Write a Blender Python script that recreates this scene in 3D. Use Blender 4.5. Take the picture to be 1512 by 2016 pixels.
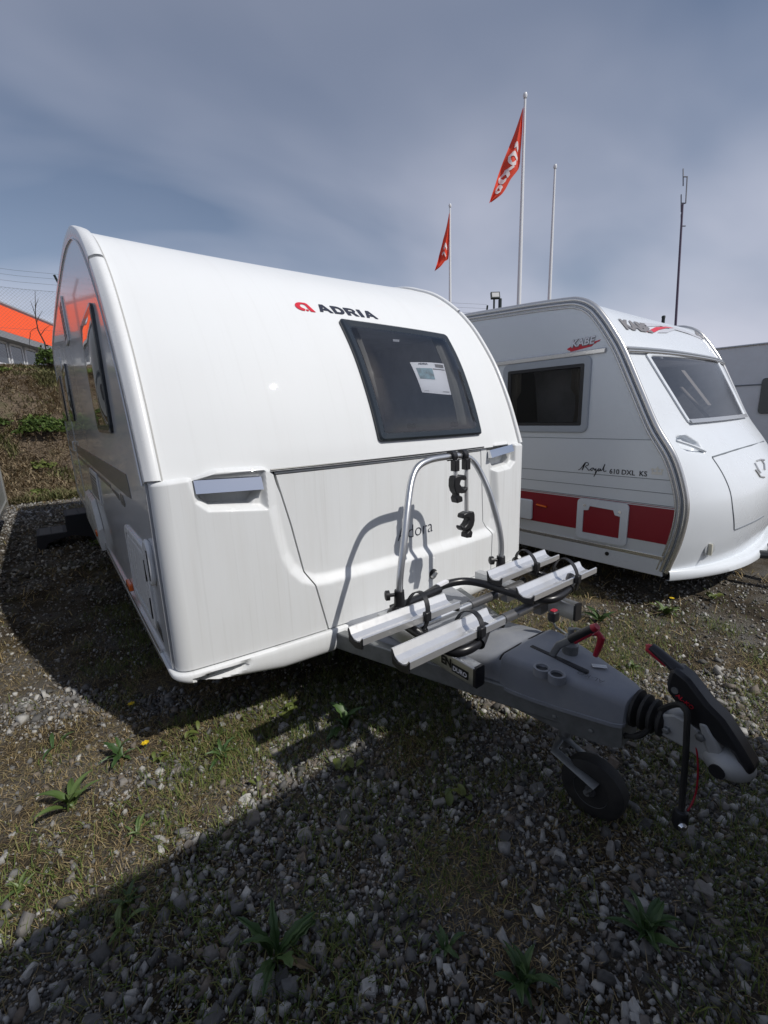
import bpy, math, random
import numpy as np
from mathutils import Matrix, Vector
from mathutils.geometry import tessellate_polygon
random.seed(7); rng = np.random.default_rng(7)
for o in list(bpy.data.objects): bpy.data.objects.remove(o)
scene = bpy.context.scene; col = scene.collection
PI = math.pi
# ------------------------------------------------------------------ camera
CF = 871.2                                   # focal length in photo pixels (photo 1512 x 2016)
CAM = np.array([-0.2832, -1.8922, 1.4837])
yaw, pitch, roll = math.radians(36.669), math.radians(12.567), math.radians(-1.962)
FW = np.array([math.sin(yaw)*math.cos(pitch), math.cos(yaw)*math.cos(pitch), -math.sin(pitch)])
_r0 = np.array([math.cos(yaw), -math.sin(yaw), 0.0]); _u0 = np.cross(_r0, FW)
RT = _r0*math.cos(roll)+_u0*math.sin(roll); UP = -_r0*math.sin(roll)+_u0*math.cos(roll)
cd = bpy.data.cameras.new('camera'); cam = bpy.data.objects.new('camera', cd); col.objects.link(cam)
cd.sensor_fit = 'VERTICAL'; cd.sensor_height = 24; cd.sensor_width = 18; cd.lens = CF/2016*24
cd.clip_start = 0.05; cd.clip_end = 3000
cam.matrix_world = Matrix(((RT[0],UP[0],-FW[0],CAM[0]),(RT[1],UP[1],-FW[1],CAM[1]),(RT[2],UP[2],-FW[2],CAM[2]),(0,0,0,1)))
scene.camera = cam
# ------------------------------------------------------------------ light
SUN = Vector((0.34, -0.86, 1.0)).normalized()          # direction towards the sun
elev = math.asin(SUN.z); azim = math.atan2(SUN.x, SUN.y)
world = bpy.data.worlds.new('World'); scene.world = world; world.use_nodes = True
nt = world.node_tree; nt.nodes.clear()
def wn(t, **k):
    n = nt.nodes.new(t)
    for a, b in k.items(): setattr(n, a, b)
    return n
wo = wn('ShaderNodeOutputWorld'); bg = wn('ShaderNodeBackground'); bg.inputs[1].default_value = 0.075
sky = wn('ShaderNodeTexSky', sky_type='NISHITA', sun_disc=False)
sky.sun_elevation = elev; sky.sun_rotation = azim; sky.dust_density = 0.6; sky.ozone_density = 2.0; sky.air_density = 1.0
tc = wn('ShaderNodeTexCoord'); sp = wn('ShaderNodeSeparateXYZ'); nt.links.new(tc.outputs['Generated'], sp.inputs[0])
ad = wn('ShaderNodeMath', operation='ADD'); nt.links.new(sp.outputs[2], ad.inputs[0]); ad.inputs[1].default_value = 0.28
mx = wn('ShaderNodeMath', operation='MAXIMUM'); nt.links.new(ad.outputs[0], mx.inputs[0]); mx.inputs[1].default_value = 0.1
cb = wn('ShaderNodeCombineXYZ')
for i in (0, 1):
    d = wn('ShaderNodeMath', operation='DIVIDE'); nt.links.new(sp.outputs[i], d.inputs[0]); nt.links.new(mx.outputs[0], d.inputs[1]); nt.links.new(d.outputs[0], cb.inputs[i])
mp = wn('ShaderNodeMapping'); nt.links.new(cb.outputs[0], mp.inputs[0]); mp.inputs['Location'].default_value = (3.1, 1.4, 0); mp.inputs['Rotation'].default_value = (0, 0, 0.6); mp.inputs['Scale'].default_value = (0.8, 1.25, 1)
ns = wn('ShaderNodeTexNoise'); nt.links.new(mp.outputs[0], ns.inputs['Vector']); ns.inputs['Scale'].default_value = 1.15; ns.inputs['Detail'].default_value = 4; ns.inputs['Roughness'].default_value = 0.42; ns.inputs['Distortion'].default_value = 0.4
rp = wn('ShaderNodeValToRGB'); nt.links.new(ns.outputs[0], rp.inputs[0])
rp.color_ramp.elements[0].position = 0.30; rp.color_ramp.elements[0].color = (0.13,)*3+(1,)
rp.color_ramp.elements[1].position = 0.66; rp.color_ramp.elements[1].color = (0.85,)*3+(1,)
ns2 = wn('ShaderNodeTexNoise'); nt.links.new(mp.outputs[0], ns2.inputs['Vector']); ns2.inputs['Scale'].default_value = 0.9; ns2.inputs['Detail'].default_value = 4
rp2 = wn('ShaderNodeValToRGB'); nt.links.new(ns2.outputs[0], rp2.inputs[0])
rp2.color_ramp.elements[0].position = 0.3; rp2.color_ramp.elements[0].color = (6.0, 6.4, 7.9, 1)
rp2.color_ramp.elements[1].position = 0.7; rp2.color_ramp.elements[1].color = (9.3, 9.4, 10.8, 1)
mix = wn('ShaderNodeMix', data_type='RGBA')
# thin cloud veil: opacity grows with the slant path through it, 1 - exp(-tau / sin(elevation))
zc = wn('ShaderNodeMath', operation='MAXIMUM'); nt.links.new(sp.outputs[2], zc.inputs[0]); zc.inputs[1].default_value = 0.06
dv_ = wn('ShaderNodeMath', operation='DIVIDE'); nt.links.new(rp.outputs[0], dv_.inputs[0]); nt.links.new(zc.outputs[0], dv_.inputs[1])
ml = wn('ShaderNodeMath', operation='MULTIPLY'); nt.links.new(dv_.outputs[0], ml.inputs[0]); ml.inputs[1].default_value = -0.42
ex_ = wn('ShaderNodeMath', operation='EXPONENT'); nt.links.new(ml.outputs[0], ex_.inputs[0])
op = wn('ShaderNodeMath', operation='SUBTRACT'); op.inputs[0].default_value = 1.0; nt.links.new(ex_.outputs[0], op.inputs[1])
nt.links.new(op.outputs[0], mix.inputs[0]); nt.links.new(sky.outputs[0], mix.inputs[6]); nt.links.new(rp2.outputs[0], mix.inputs[7])
nt.links.new(mix.outputs[2], bg.inputs[0]); nt.links.new(bg.outputs[0], wo.inputs[0])
sl = bpy.data.lights.new('sun', 'SUN'); sl.energy = 3.3; sl.angle = math.radians(0.6); sl.color = (1.0, 0.965, 0.91)
so = bpy.data.objects.new('sun', sl); col.objects.link(so); so.rotation_euler = (-SUN).to_track_quat('-Z', 'Y').to_euler(); so.location = (6, -12, 14)
vs = scene.view_settings; vs.view_transform = 'Standard'; vs.look = 'None'; vs.exposure = 0.0; vs.gamma = 1.0; vs.use_curve_mapping = False
scene.render.resolution_x = 768; scene.render.resolution_y = 1024
# ------------------------------------------------------------------ pixel rays (a pixel only gives a direction; planes give the distance)
def ray(x, y): return FW + RT*(x-756)/CF - UP*(y-1008)/CF
def on(x, y, ax, v):
    d = ray(x, y); return CAM + d*((v-CAM[ax])/d[ax])
def at_dist(x, y, D):
    d = ray(x, y); return CAM + d*(D/math.hypot(d[0], d[1]))
# ------------------------------------------------------------------ materials
def mat(name, color, rough=0.5, metal=0.0, coat=0.0, spec=0.5, noise=None, bump=None, emit=None):
    """noise=(scale, strength, (tint rgb)) colour wear, bump=(scale, strength, distance)"""
    m = bpy.data.materials.new(name); m.use_nodes = True; t = m.node_tree; b = t.nodes['Principled BSDF']
    b.inputs['Base Color'].default_value = (*color, 1); b.inputs['Roughness'].default_value = rough; b.inputs['Metallic'].default_value = metal
    b.inputs['Coat Weight'].default_value = coat; b.inputs['Coat Roughness'].default_value = 0.025; b.inputs['Specular IOR Level'].default_value = spec
    g = t.nodes.new('ShaderNodeNewGeometry')
    if noise:
        n = t.nodes.new('ShaderNodeTexNoise'); n.inputs['Scale'].default_value = noise[0]; n.inputs['Detail'].default_value = 6; n.inputs['Roughness'].default_value = 0.62
        mpn = t.nodes.new('ShaderNodeMapping'); t.links.new(g.outputs['Position'], mpn.inputs[0]); t.links.new(mpn.outputs[0], n.inputs['Vector'])
        if len(noise) > 3: mpn.inputs['Scale'].default_value = noise[3]
        r = t.nodes.new('ShaderNodeValToRGB'); t.links.new(n.outputs[0], r.inputs[0]); r.color_ramp.elements[0].position = 0.42; r.color_ramp.elements[1].position = 0.72
        mm = t.nodes.new('ShaderNodeMath'); mm.operation = 'MULTIPLY'; t.links.new(r.outputs[0], mm.inputs[0]); mm.inputs[1].default_value = noise[1]
        x = t.nodes.new('ShaderNodeMix'); x.data_type = 'RGBA'; t.links.new(mm.outputs[0], x.inputs[0]); x.inputs[6].default_value = (*color, 1); x.inputs[7].default_value = (*noise[2], 1)
        t.links.new(x.outputs[2], b.inputs['Base Color'])
        r2 = t.nodes.new('ShaderNodeMath'); r2.operation = 'MULTIPLY_ADD'; t.links.new(n.outputs[0], r2.inputs[0]); r2.inputs[1].default_value = 0.15; r2.inputs[2].default_value = rough-0.05
        t.links.new(r2.outputs[0], b.inputs['Roughness'])
    if bump:
        n = t.nodes.new('ShaderNodeTexNoise'); n.inputs['Scale'].default_value = bump[0]; n.inputs['Detail'].default_value = 3; t.links.new(g.outputs['Position'], n.inputs['Vector'])
        bp = t.nodes.new('ShaderNodeBump'); bp.inputs['Strength'].default_value = bump[1]; bp.inputs['Distance'].default_value = bump[2]
        t.links.new(n.outputs[0], bp.inputs['Height']); t.links.new(bp.outputs[0], b.inputs['Normal'])
    return m
def glassmat(name, tint, ior=1.6, rough=0.02):
    m = bpy.data.materials.new(name); m.use_nodes = True; t = m.node_tree; t.nodes.clear()
    o = t.nodes.new('ShaderNodeOutputMaterial'); mxs = t.nodes.new('ShaderNodeMixShader'); tr = t.nodes.new('ShaderNodeBsdfTransparent'); gl = t.nodes.new('ShaderNodeBsdfGlossy'); fr = t.nodes.new('ShaderNodeFresnel')
    tr.inputs[0].default_value = (*tint, 1); gl.inputs['Roughness'].default_value = rough; fr.inputs[0].default_value = ior
    t.links.new(fr.outputs[0], mxs.inputs[0]); t.links.new(tr.outputs[0], mxs.inputs[1]); t.links.new(gl.outputs[0], mxs.inputs[2]); t.links.new(mxs.outputs[0], o.inputs[0]); return m
WHITE = mat('white gelcoat', (0.755, 0.77, 0.775), 0.42, coat=0.55, spec=0.25, noise=(2.2, 0.22, (0.60, 0.59, 0.56), (7, 7, 0.7)))
def add_streaks(m, scale, amount, tint):
    t = m.node_tree; b = t.nodes['Principled BSDF']; lk = b.inputs['Base Color'].links[0].from_socket
    g = t.nodes.new('ShaderNodeNewGeometry'); mp_ = t.nodes.new('ShaderNodeMapping'); mp_.inputs['Scale'].default_value = scale; t.links.new(g.outputs['Position'], mp_.inputs[0])
    n = t.nodes.new('ShaderNodeTexNoise'); n.inputs['Scale'].default_value = 1; n.inputs['Detail'].default_value = 3; t.links.new(mp_.outputs[0], n.inputs['Vector'])
    r = t.nodes.new('ShaderNodeValToRGB'); r.color_ramp.elements[0].position = .56; r.color_ramp.elements[1].position = .80; t.links.new(n.outputs[0], r.inputs[0])
    n2 = t.nodes.new('ShaderNodeTexNoise'); n2.inputs['Scale'].default_value = 1.7; n2.inputs['Detail'].default_value = 2; t.links.new(g.outputs['Position'], n2.inputs['Vector'])
    a = t.nodes.new('ShaderNodeMath'); a.operation = 'MULTIPLY'; t.links.new(r.outputs[0], a.inputs[0]); t.links.new(n2.outputs[0], a.inputs[1])
    c = t.nodes.new('ShaderNodeMath'); c.operation = 'MULTIPLY'; t.links.new(a.outputs[0], c.inputs[0]); c.inputs[1].default_value = amount
    x = t.nodes.new('ShaderNodeMix'); x.data_type = 'RGBA'; t.links.new(c.outputs[0], x.inputs[0]); t.links.new(lk, x.inputs[6]); x.inputs[7].default_value = (*tint, 1); t.links.new(x.outputs[2], b.inputs['Base Color'])
_cr = 0.02
WHITEUP = mat('white front skin', (0.745, 0.76, 0.765), 0.5, coat=0.22, spec=0.08, noise=(1.3, 0.10, (0.62, 0.61, 0.58), (3, 1, 0.6)), bump=(5, 0.10, 0.006))
WHITEUP.node_tree.nodes['Principled BSDF'].inputs['Coat Roughness'].default_value = _cr
add_streaks(WHITEUP, (45, 1.2, 1.2), 0.14, (0.40, 0.39, 0.36))
add_streaks(WHITE, (60, 1.5, 1.5), 0.42, (0.36, 0.35, 0.32))
WHITE2 = mat('white plastic', (0.78, 0.79, 0.79), 0.25, noise=(5, 0.25, (0.6, 0.58, 0.54)))
SILVERSIDE = mat('silver side paint', (0.70, 0.71, 0.72), 0.2, metal=0.05, coat=0.45, bump=(1.6, 0.05, 0.02))
DARKSTRIPE = mat('dark grey decal', (0.10, 0.095, 0.09), 0.25)
CHROME = mat('chrome', (0.75, 0.76, 0.78), 0.04, metal=1.0)
ALU = mat('brushed aluminium', (0.62, 0.63, 0.64), 0.28, metal=0.9, noise=(30, 0.3, (0.45, 0.45, 0.45)))
ALUW = mat('bright aluminium', (0.84, 0.84, 0.84), 0.3, metal=0.75, noise=(40, 0.25, (0.62, 0.62, 0.62)))
BLACK = mat('black plastic', (0.016, 0.016, 0.018), 0.38, bump=(180, 0.15, 0.002))
BLACKT = mat('black coated tube', (0.012, 0.012, 0.014), 0.3)
RUBBER = mat('rubber', (0.014, 0.014, 0.014), 0.7, noise=(9, 0.5, (0.05, 0.047, 0.042)))
FRAME = mat('window frame dark', (0.018, 0.024, 0.030), 0.22, coat=0.3)
GLASS = glassmat('tinted acrylic', (0.75, 0.77, 0.80), 2.0)
GLASSK = glassmat('tinted acrylic light', (0.7, 0.7, 0.72), 2.4, 0.2)
DARKGLASS = mat('dark window', (0.02, 0.021, 0.023), 0.03, coat=1.0, spec=0.9)
INTERIOR = mat('interior wall', (0.58, 0.59, 0.61), 0.7, noise=(3, 0.5, (0.08, 0.08, 0.09)))
INTWOOD = mat('interior wood', (0.10, 0.085, 0.075), 0.5, noise=(6, 0.5, (0.05, 0.04, 0.035)))
CURTAIN = mat('curtain', (0.34, 0.33, 0.30), 0.9)
NAVY = mat('navy lettering', (0.022, 0.026, 0.045), 0.4)
INK = mat('black lettering', (0.008, 0.008, 0.010), 0.45)
REDINK = mat('red lettering', (0.62, 0.018, 0.04), 0.4)
GREYINK = mat('grey lettering', (0.20, 0.19, 0.19), 0.4)
PALEINK = mat('pale grey decal', (0.52, 0.53, 0.57), 0.4)
SILVINK = mat('silver lettering', (0.66, 0.65, 0.60), 0.35, metal=0.3)
HITCH = mat('grey hitch cover', (0.23, 0.243, 0.27), 0.5, noise=(9, 0.55, (0.33, 0.335, 0.34)), bump=(350, 0.12, 0.002))
STEEL = mat('galvanised steel', (0.24, 0.25, 0.25), 0.5, metal=0.5, noise=(14, 0.6, (0.12, 0.12, 0.12)))
CAST = mat('cast grey coupling', (0.42, 0.43, 0.43), 0.45, metal=0.2, noise=(12, 0.5, (0.25, 0.25, 0.25)), bump=(200, 0.1, 0.002))
REDP = mat('red plastic', (0.38, 0.012, 0.03), 0.4)
AMBER = mat('amber lens', (0.75, 0.13, 0.01), 0.15, coat=0.5)
PAPER = mat('paper', (0.80, 0.80, 0.84), 0.6)
KSIDE = mat('hammered pale aluminium', (0.70, 0.735, 0.76), 0.32, metal=0.15, bump=(190, 0.5, 0.003))
KSMOOTH = mat('pale smooth band', (0.70, 0.735, 0.76), 0.28, metal=0.15, bump=(190, 0.25, 0.002))
KWHITE = mat('white caravan front', (0.72, 0.755, 0.79), 0.24, coat=0.2, noise=(3, 0.25, (0.6, 0.62, 0.65)))
KRED = mat('dark red side stripe', (0.27, 0.002, 0.014), 0.42, bump=(190, 0.5, 0.003))
KTRIM = mat('satin silver trim', (0.66, 0.65, 0.63), 0.25, metal=0.75)
LINE = mat('groove line', (0.16, 0.18, 0.20), 0.6)
LAMPGLASS = mat('clear lamp lens', (0.75, 0.72, 0.60), 0.1, coat=0.8)
GREYVAN = mat('grey van paint', (0.33, 0.35, 0.36), 0.3, bump=(120, 0.2, 0.003))
TOPW = mat('off white van', (0.66, 0.68, 0.70), 0.35, noise=(4, 0.3, (0.5, 0.5, 0.5)))
# ------------------------------------------------------------------ mesh helpers
OFF = {}
class MB:
    def __init__(s): s.v = []; s.f = []
    def add(s, vs, fs):
        o = len(s.v); s.v += [tuple(float(c) for c in p) for p in vs]; s.f += [tuple(i+o for i in f) for f in fs]; return s
    def box(s, c, d, rot=None):
        c = Vector(c); h = [x/2 for x in d]; vs = []
        for sx in (-1, 1):
            for sy in (-1, 1):
                for sz in (-1, 1):
                    p = Vector((sx*h[0], sy*h[1], sz*h[2]))
                    if rot is not None: p = rot @ p
                    vs.append(c+p)
        return s.add(vs, [(0,1,3,2),(4,6,7,5),(0,4,5,1),(2,3,7,6),(0,2,6,4),(1,5,7,3)])
    def bb(s, a, b): return s.box([(a[i]+b[i])/2 for i in range(3)], [abs(b[i]-a[i]) for i in range(3)])
    def tube(s, path, r, seg=10, cap=True, closed=False, flat=None):
        P = [Vector(p) for p in path]; n = len(P); R = r if isinstance(r, (list, tuple)) else [r]*n
        prev = None; vs = []
        for i in range(n):
            if closed: t = (P[(i+1) % n]-P[i-1]).normalized()
            else: t = (P[min(i+1, n-1)]-P[max(i-1, 0)]).normalized()
            if prev is None:
                a = Vector((0, 0, 1)) if abs(t.z) < 0.9 else Vector((1, 0, 0)); u = t.cross(a).normalized()
            else: u = (prev-t*prev.dot(t)).normalized()
            w = t.cross(u); prev = u
            for k in range(seg):
                a = 2*PI*k/seg; fu, fw_ = (flat if flat else (1, 1)); vs.append(P[i]+(u*math.cos(a)*fu+w*math.sin(a)*fw_)*R[i])
        fs = []
        for i in range(n if closed else n-1):
            for k in range(seg):
                j = (i+1) % n; fs.append((i*seg+k, i*seg+(k+1) % seg, j*seg+(k+1) % seg, j*seg+k))
        if cap and not closed: fs += [tuple(range(seg))[::-1], tuple((n-1)*seg+k for k in range(seg))]
        return s.add(vs, fs)
    def prism(s, poly, axis, a, b):
        n = len(poly); mk = [lambda p, h: (h, p[0], p[1]), lambda p, h: (p[0], h, p[1]), lambda p, h: (p[0], p[1], h)][axis]
        vs = [mk(p, a) for p in poly]+[mk(p, b) for p in poly]
        return s.add(vs, [tuple(range(n))[::-1], tuple(range(n, 2*n))]+[(i, (i+1) % n, n+(i+1) % n, n+i) for i in range(n)])
    def grid(s, P, keep=None):
        n, m = len(P), len(P[0]); vs = [p for row in P for p in row]
        fs = [(i*m+j, i*m+j+1, (i+1)*m+j+1, (i+1)*m+j) for i in range(n-1) for j in range(m-1) if keep is None or keep(i, j)]
        return s.add(vs, fs)
    def lathe(s, prof, o, ax, seg=24, cap=True):
        o = Vector(o); ax = Vector(ax).normalized(); a = Vector((0, 0, 1)) if abs(ax.z) < 0.9 else Vector((1, 0, 0)); u = ax.cross(a).normalized(); w = ax.cross(u)
        vs = [o+ax*h+(u*math.cos(2*PI*k/seg)+w*math.sin(2*PI*k/seg))*r for r, h in prof for k in range(seg)]
        fs = [(i*seg+k, i*seg+(k+1) % seg, (i+1)*seg+(k+1) % seg, (i+1)*seg+k) for i in range(len(prof)-1) for k in range(seg)]
        if cap: fs += [tuple(range(seg))[::-1], tuple((len(prof)-1)*seg+k for k in range(seg))]
        return s.add(vs, fs)
    def tess(s, loops, fn):
        L = [[Vector((p[0], p[1], 0)) for p in l] for l in loops]; flat = [p for l in loops for p in l]
        return s.add([fn(p[0], p[1]) for p in flat], [tuple(t) for t in tessellate_polygon(L)])
def finish(me, smooth=True, angle=38):
    me.validate(); me.update()
    if smooth:
        me.polygons.foreach_set('use_smooth', [True]*len(me.polygons)); me.set_sharp_from_angle(angle=math.radians(angle))
def build(name, mb, m, parent=None, bev=0, smooth=True, angle=38, recalc=False):
    me = bpy.data.meshes.new(name); off = OFF.get(parent.name, Vector()) if parent else Vector()
    me.from_pydata([Vector(p)-off for p in mb.v], [], mb.f)
    if recalc:
        import bmesh
        b = bmesh.new(); b.from_mesh(me); bmesh.ops.recalc_face_normals(b, faces=b.faces); b.to_mesh(me); b.free()
    finish(me, smooth, angle); me.materials.append(m)
    o = bpy.data.objects.new(name, me); col.objects.link(o)
    if parent: o.parent = parent; OFF[o.name] = off
    if bev:
        md = o.modifiers.new('bevel', 'BEVEL'); md.width = bev; md.segments = 2; md.limit_method = 'ANGLE'; md.angle_limit = math.radians(35)
        md.harden_normals = False
    return o
def tag(o, label, cat, group=None):
    o['label'] = label; o['category'] = cat
    if group: o['group'] = group
    return o
def thing(name, label, cat, loc=(0,0,0), rz=0, group=None, world_space=True):
    o = bpy.data.objects.new(name, None); col.objects.link(o); o.location = loc; o.rotation_euler = (0, 0, rz); o.empty_display_size = 0.2
    OFF[o.name] = Vector(loc) if world_space else Vector(); return tag(o, label, cat, group)
def catmull(pts, per=6, closed=False):
    P = [np.array(p, float) for p in pts]; n = len(P); out = []
    for i in range(n if closed else n-1):
        p1, p2 = P[i], P[(i+1) % n]; p0 = P[i-1] if (i > 0 or closed) else 2*p1-p2; p3 = P[(i+2) % n] if (i+2 < n or closed) else 2*p2-p1
        for k in range(per):
            t = k/per; out.append(0.5*((2*p1)+(-p0+p2)*t+(2*p0-5*p1+4*p2-p3)*t*t+(-p0+3*p1-3*p2+p3)*t**3))
    if not closed: out.append(P[-1])
    return out
def text2d(s, width=None, size=1.0, offset=0.0, shear=0.0, space=1.0):
    cu = bpy.data.curves.new('text', 'FONT'); cu.body = s; cu.size = 1; cu.offset = offset; cu.shear = shear; cu.space_character = space; cu.resolution_u = 3
    ob = bpy.data.objects.new('text', cu); me = bpy.data.meshes.new_from_object(ob)
    vs = np.array([v.co[:2] for v in me.vertices]); fs = [tuple(p.vertices) for p in me.polygons]
    bpy.data.objects.remove(ob); bpy.data.curves.remove(cu); bpy.data.meshes.remove(me)
    vs = vs-np.array([vs[:, 0].min(), 0]); k = width/vs[:, 0].max() if width else size
    return vs*k, fs
def lettering(name, s, fn, m, parent, width, hscale=1.0, offset=0.0, shear=0.0, space=1.0):
    vs, fs = text2d(s, width, 1, offset, shear, space); mb = MB(); mb.add([fn(a, b*hscale) for a, b in vs], fs)
    return build(name, mb, m, parent, smooth=False)
def rrect(w, h, r, n=5, cx=0, cy=0):
    out = []
    for sx, sy, a0 in ((1, 1, 0), (-1, 1, PI/2), (-1, -1, PI), (1, -1, 1.5*PI)):
        for k in range(n+1):
            a = a0+PI/2*k/n; out.append((cx+sx*(w/2-r)+r*math.cos(a), cy+sy*(h/2-r)+r*math.sin(a)))
    return out
def dens(ring, k=6):
    out = []
    for i in range(len(ring)):
        a, b = np.array(ring[i]), np.array(ring[(i+1) % len(ring)]); n = max(1, min(k*3, int(np.linalg.norm(b-a)/.04)))
        out += [tuple(a+(b-a)*j/n) for j in range(n)]
    return out
def room(P4, depth):
    """five inner faces behind an opening whose corners are P4 (tl, tr, br, bl)"""
    F = [np.array(p) for p in P4]; Bk = [np.array((p[0], depth, p[2])) for p in F]; mb = MB(); mb.add(F+Bk, [(4,5,6,7),(0,1,5,4),(1,2,6,5),(2,3,7,6),(3,0,4,7)]); return mb
def sdpoly(X, Z, poly):
    d = np.full(X.shape, 1e9); s = np.ones(X.shape)
    n = len(poly)
    for i in range(n):
        ax, az = poly[i]; bx, bz = poly[i-1]; ex, ez = bx-ax, bz-az; wx, wz = X-ax, Z-az
        t = np.clip((wx*ex+wz*ez)/(ex*ex+ez*ez), 0, 1); d = np.minimum(d, (wx-ex*t)**2+(wz-ez*t)**2)
        c1 = Z >= az; c2 = Z < bz; c3 = ex*wz > ez*wx
        flip = (c1 & c2 & c3) | (~c1 & ~c2 & ~c3); s = np.where(flip, -s, s)
    return s*np.sqrt(d)
def sstep(a, b, x): t = np.clip((x-a)/(b-a), 0, 1); return t*t*(3-2*t)
class Surf:
    """front skin of a caravan: edge profile and centre profile (y, z), blended by w(x)"""
    def __init__(s, E, C, W, w, per=8):
        s.E = np.array(catmull(E, per)); s.C = np.array(catmull(C, per)); s.W = W; s.w = w; s.n = len(s.E)
    def row(s, x): k = s.w(x); return s.E+(s.C-s.E)*k
    def pt(s, x, i): r = s.E[i]+(s.C[i]-s.E[i])*s.w(x); return np.array([x, r[0], r[1]])
    def y(s, x, z):
        r = s.row(min(max(x, 0), s.W)); k = int(np.argmax(r[:, 1])); return float(np.interp(z, r[:k+1, 1], r[:k+1, 0]))
    def P(s, x, z, off=0.0):
        y = s.y(x, z); dz = (s.y(x, z+0.01)-s.y(x, z-0.01))/0.02; dx = (s.y(x+0.01, z)-s.y(x-0.01, z))/0.02
        n = np.array([dx, -1.0, dz]); n /= np.linalg.norm(n); return np.array([x, y, z])+n*off
    def hit(s, px, py, M=None):
        d = ray(px, py); c = CAM
        if M is not None: c = M[0] @ (CAM-M[1]); d = M[0] @ d
        g = lambda t: (c+d*t)[1]-s.y((c+d*t)[0], (c+d*t)[2])
        t = 1.2
        while t < 12 and g(t) < 0: t += 0.02
        a, b = t-0.02, t
        for _ in range(20):
            m_ = (a+b)/2
            if g(m_) < 0: a = m_
            else: b = m_
        p = c+d*b; return (float(p[0]), float(p[2]))
def bil(q, u, v):   # q: tl, tr, br, bl
    tl, tr, br, bl = [np.array(p) for p in q]; return (tl*(1-u)+tr*u)*(1-v)+(bl*(1-u)+br*u)*v
# ================================================================== white caravan in front
SEAL = mat('grey sealant', (0.42, 0.42, 0.41), 0.6)
W = 2.30; ZL = 1.256; ZB = 0.456
van = thing('touring_caravan', 'large glossy white caravan in the middle, drawbar with bike rack towards the viewer', 'caravan', (1.15, 3.2, 0))
def wl(x):
    u = abs(x-1.15)/1.15; c = min(1, max(0, (abs(x-1.15)-1.09)/0.06)); return 0.42*math.sqrt(max(0, 1-c*c))+0.58*(1-min(1, u)**2)
EP = [(0,1.256),(.045,1.367),(.118,1.542),(.228,1.755),(.35,1.934),(.465,2.075),(.60,2.206),(.78,2.338),(.97,2.425),(1.26,2.507),(1.9,2.572),(3.4,2.60),(5.4,2.585),(6.2,2.54),(6.5,2.42),(6.62,2.2),(6.66,1.9),(6.68,.456)]
CP = [(-.105,1.256),(-.082,1.367),(-.025,1.542),(.070,1.755),(.185,1.934),(.305,2.075),(.46,2.195),(.68,2.305),(.90,2.385),(1.22,2.472),(1.9,2.540),(3.4,2.568),(5.4,2.553),(6.18,2.508),(6.47,2.39),(6.59,2.18),(6.64,1.9),(6.66,.456)]
def wlu(x):
    u = abs(x-1.15)/1.15; c = min(1, max(0, (abs(x-1.15)-1.125)/0.025)); return 0.20*math.sqrt(max(0, 1-c*c))+0.80*(1-min(1, u)**2.4)
S = Surf(EP, CP, W, wlu)
hit = lambda x, y: S.hit(x, y)
# --- window opening in (x, z)
WQ = [hit(664,630), hit(875,661), hit(946,856), hit(745,871)]
def inwin(x, z, m=0.03):
    q = np.array(WQ); c = q.mean(0); q = c+(q-c)*(1-m/0.4)
    return sdpoly(np.array([x]), np.array([z]), [tuple(p) for p in q])[0] < 0
xs = np.concatenate([np.concatenate([np.linspace(.036, .10, 10)[:-1], np.linspace(.10, 2.20, 116), np.linspace(2.20, 2.264, 10)[1:]])])
P = [[S.pt(x, i) for x in xs] for i in range(S.n)]
def keep(i, j):
    p = P[i][j]; q = P[i+1][j+1]
    if p[2] > 2.2 or p[1] > 1: return True
    return not inwin((p[0]+q[0])/2, (p[2]+q[2])/2)
mb = MB(); mb.grid(P, keep); build('front_and_roof_skin', mb, WHITEUP, van, angle=60)
# --- corner rails following the profile
nrm = []
for i in range(S.n):
    t = S.E[min(i+1, S.n-1)]-S.E[max(i-1, 0)]; t = t/np.linalg.norm(t); nrm.append(np.array([-t[1], t[0]]))
for side in (0, 1):
    xc = [(-.008,-.045),(-.012,-.02),(-.012,.006),(-.009,.012),(.003,.016),(.010,.018),(.018,.018),(.026,.018),(.034,.017),(.040,.014),(.043,.008),(.044,-.02)]
    mb = MB(); Pg = []
    for i in range(S.n):
        row = []
        for x, o in xc:
            xx = min(max(x, 0), 1.15); r = S.E[i]+(S.C[i]-S.E[i])*wlu(xx); r = r+nrm[i]*o; row.append(((x if side == 0 else W-x), r[0], r[1]))
        Pg.append(row if side == 0 else row[::-1])
    cut = 6*8-1
    mb.grid(Pg[:cut]); mb.add(Pg[0], [tuple(range(len(Pg[0])))]); build('corner_rail', mb, WHITE2, van, angle=50)
    mb = MB(); mb.grid(Pg[cut:]); mb.add(Pg[cut], [tuple(range(len(Pg[0])))]); o = build('roof_rail', mb, WHITE2, van, angle=50)
    x = -0.0135 if side == 0 else W+0.0135
    path = [(x, S.E[i][0]-nrm[i][0]*0.047, S.E[i][1]-nrm[i][1]*0.047) for i in range(0, S.n, 2)]
    mb = MB(); mb.tube(path, 0.004, 6); build('rail_trim', mb, KTRIM, van)
    xj = .047 if side == 0 else W-.047
    mb = MB(); mb.tube([S.pt(xj, i) for i in range(0, 13*8, 2)], 0.004, 6); build('rail_sealant', mb, SEAL, van)
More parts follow.
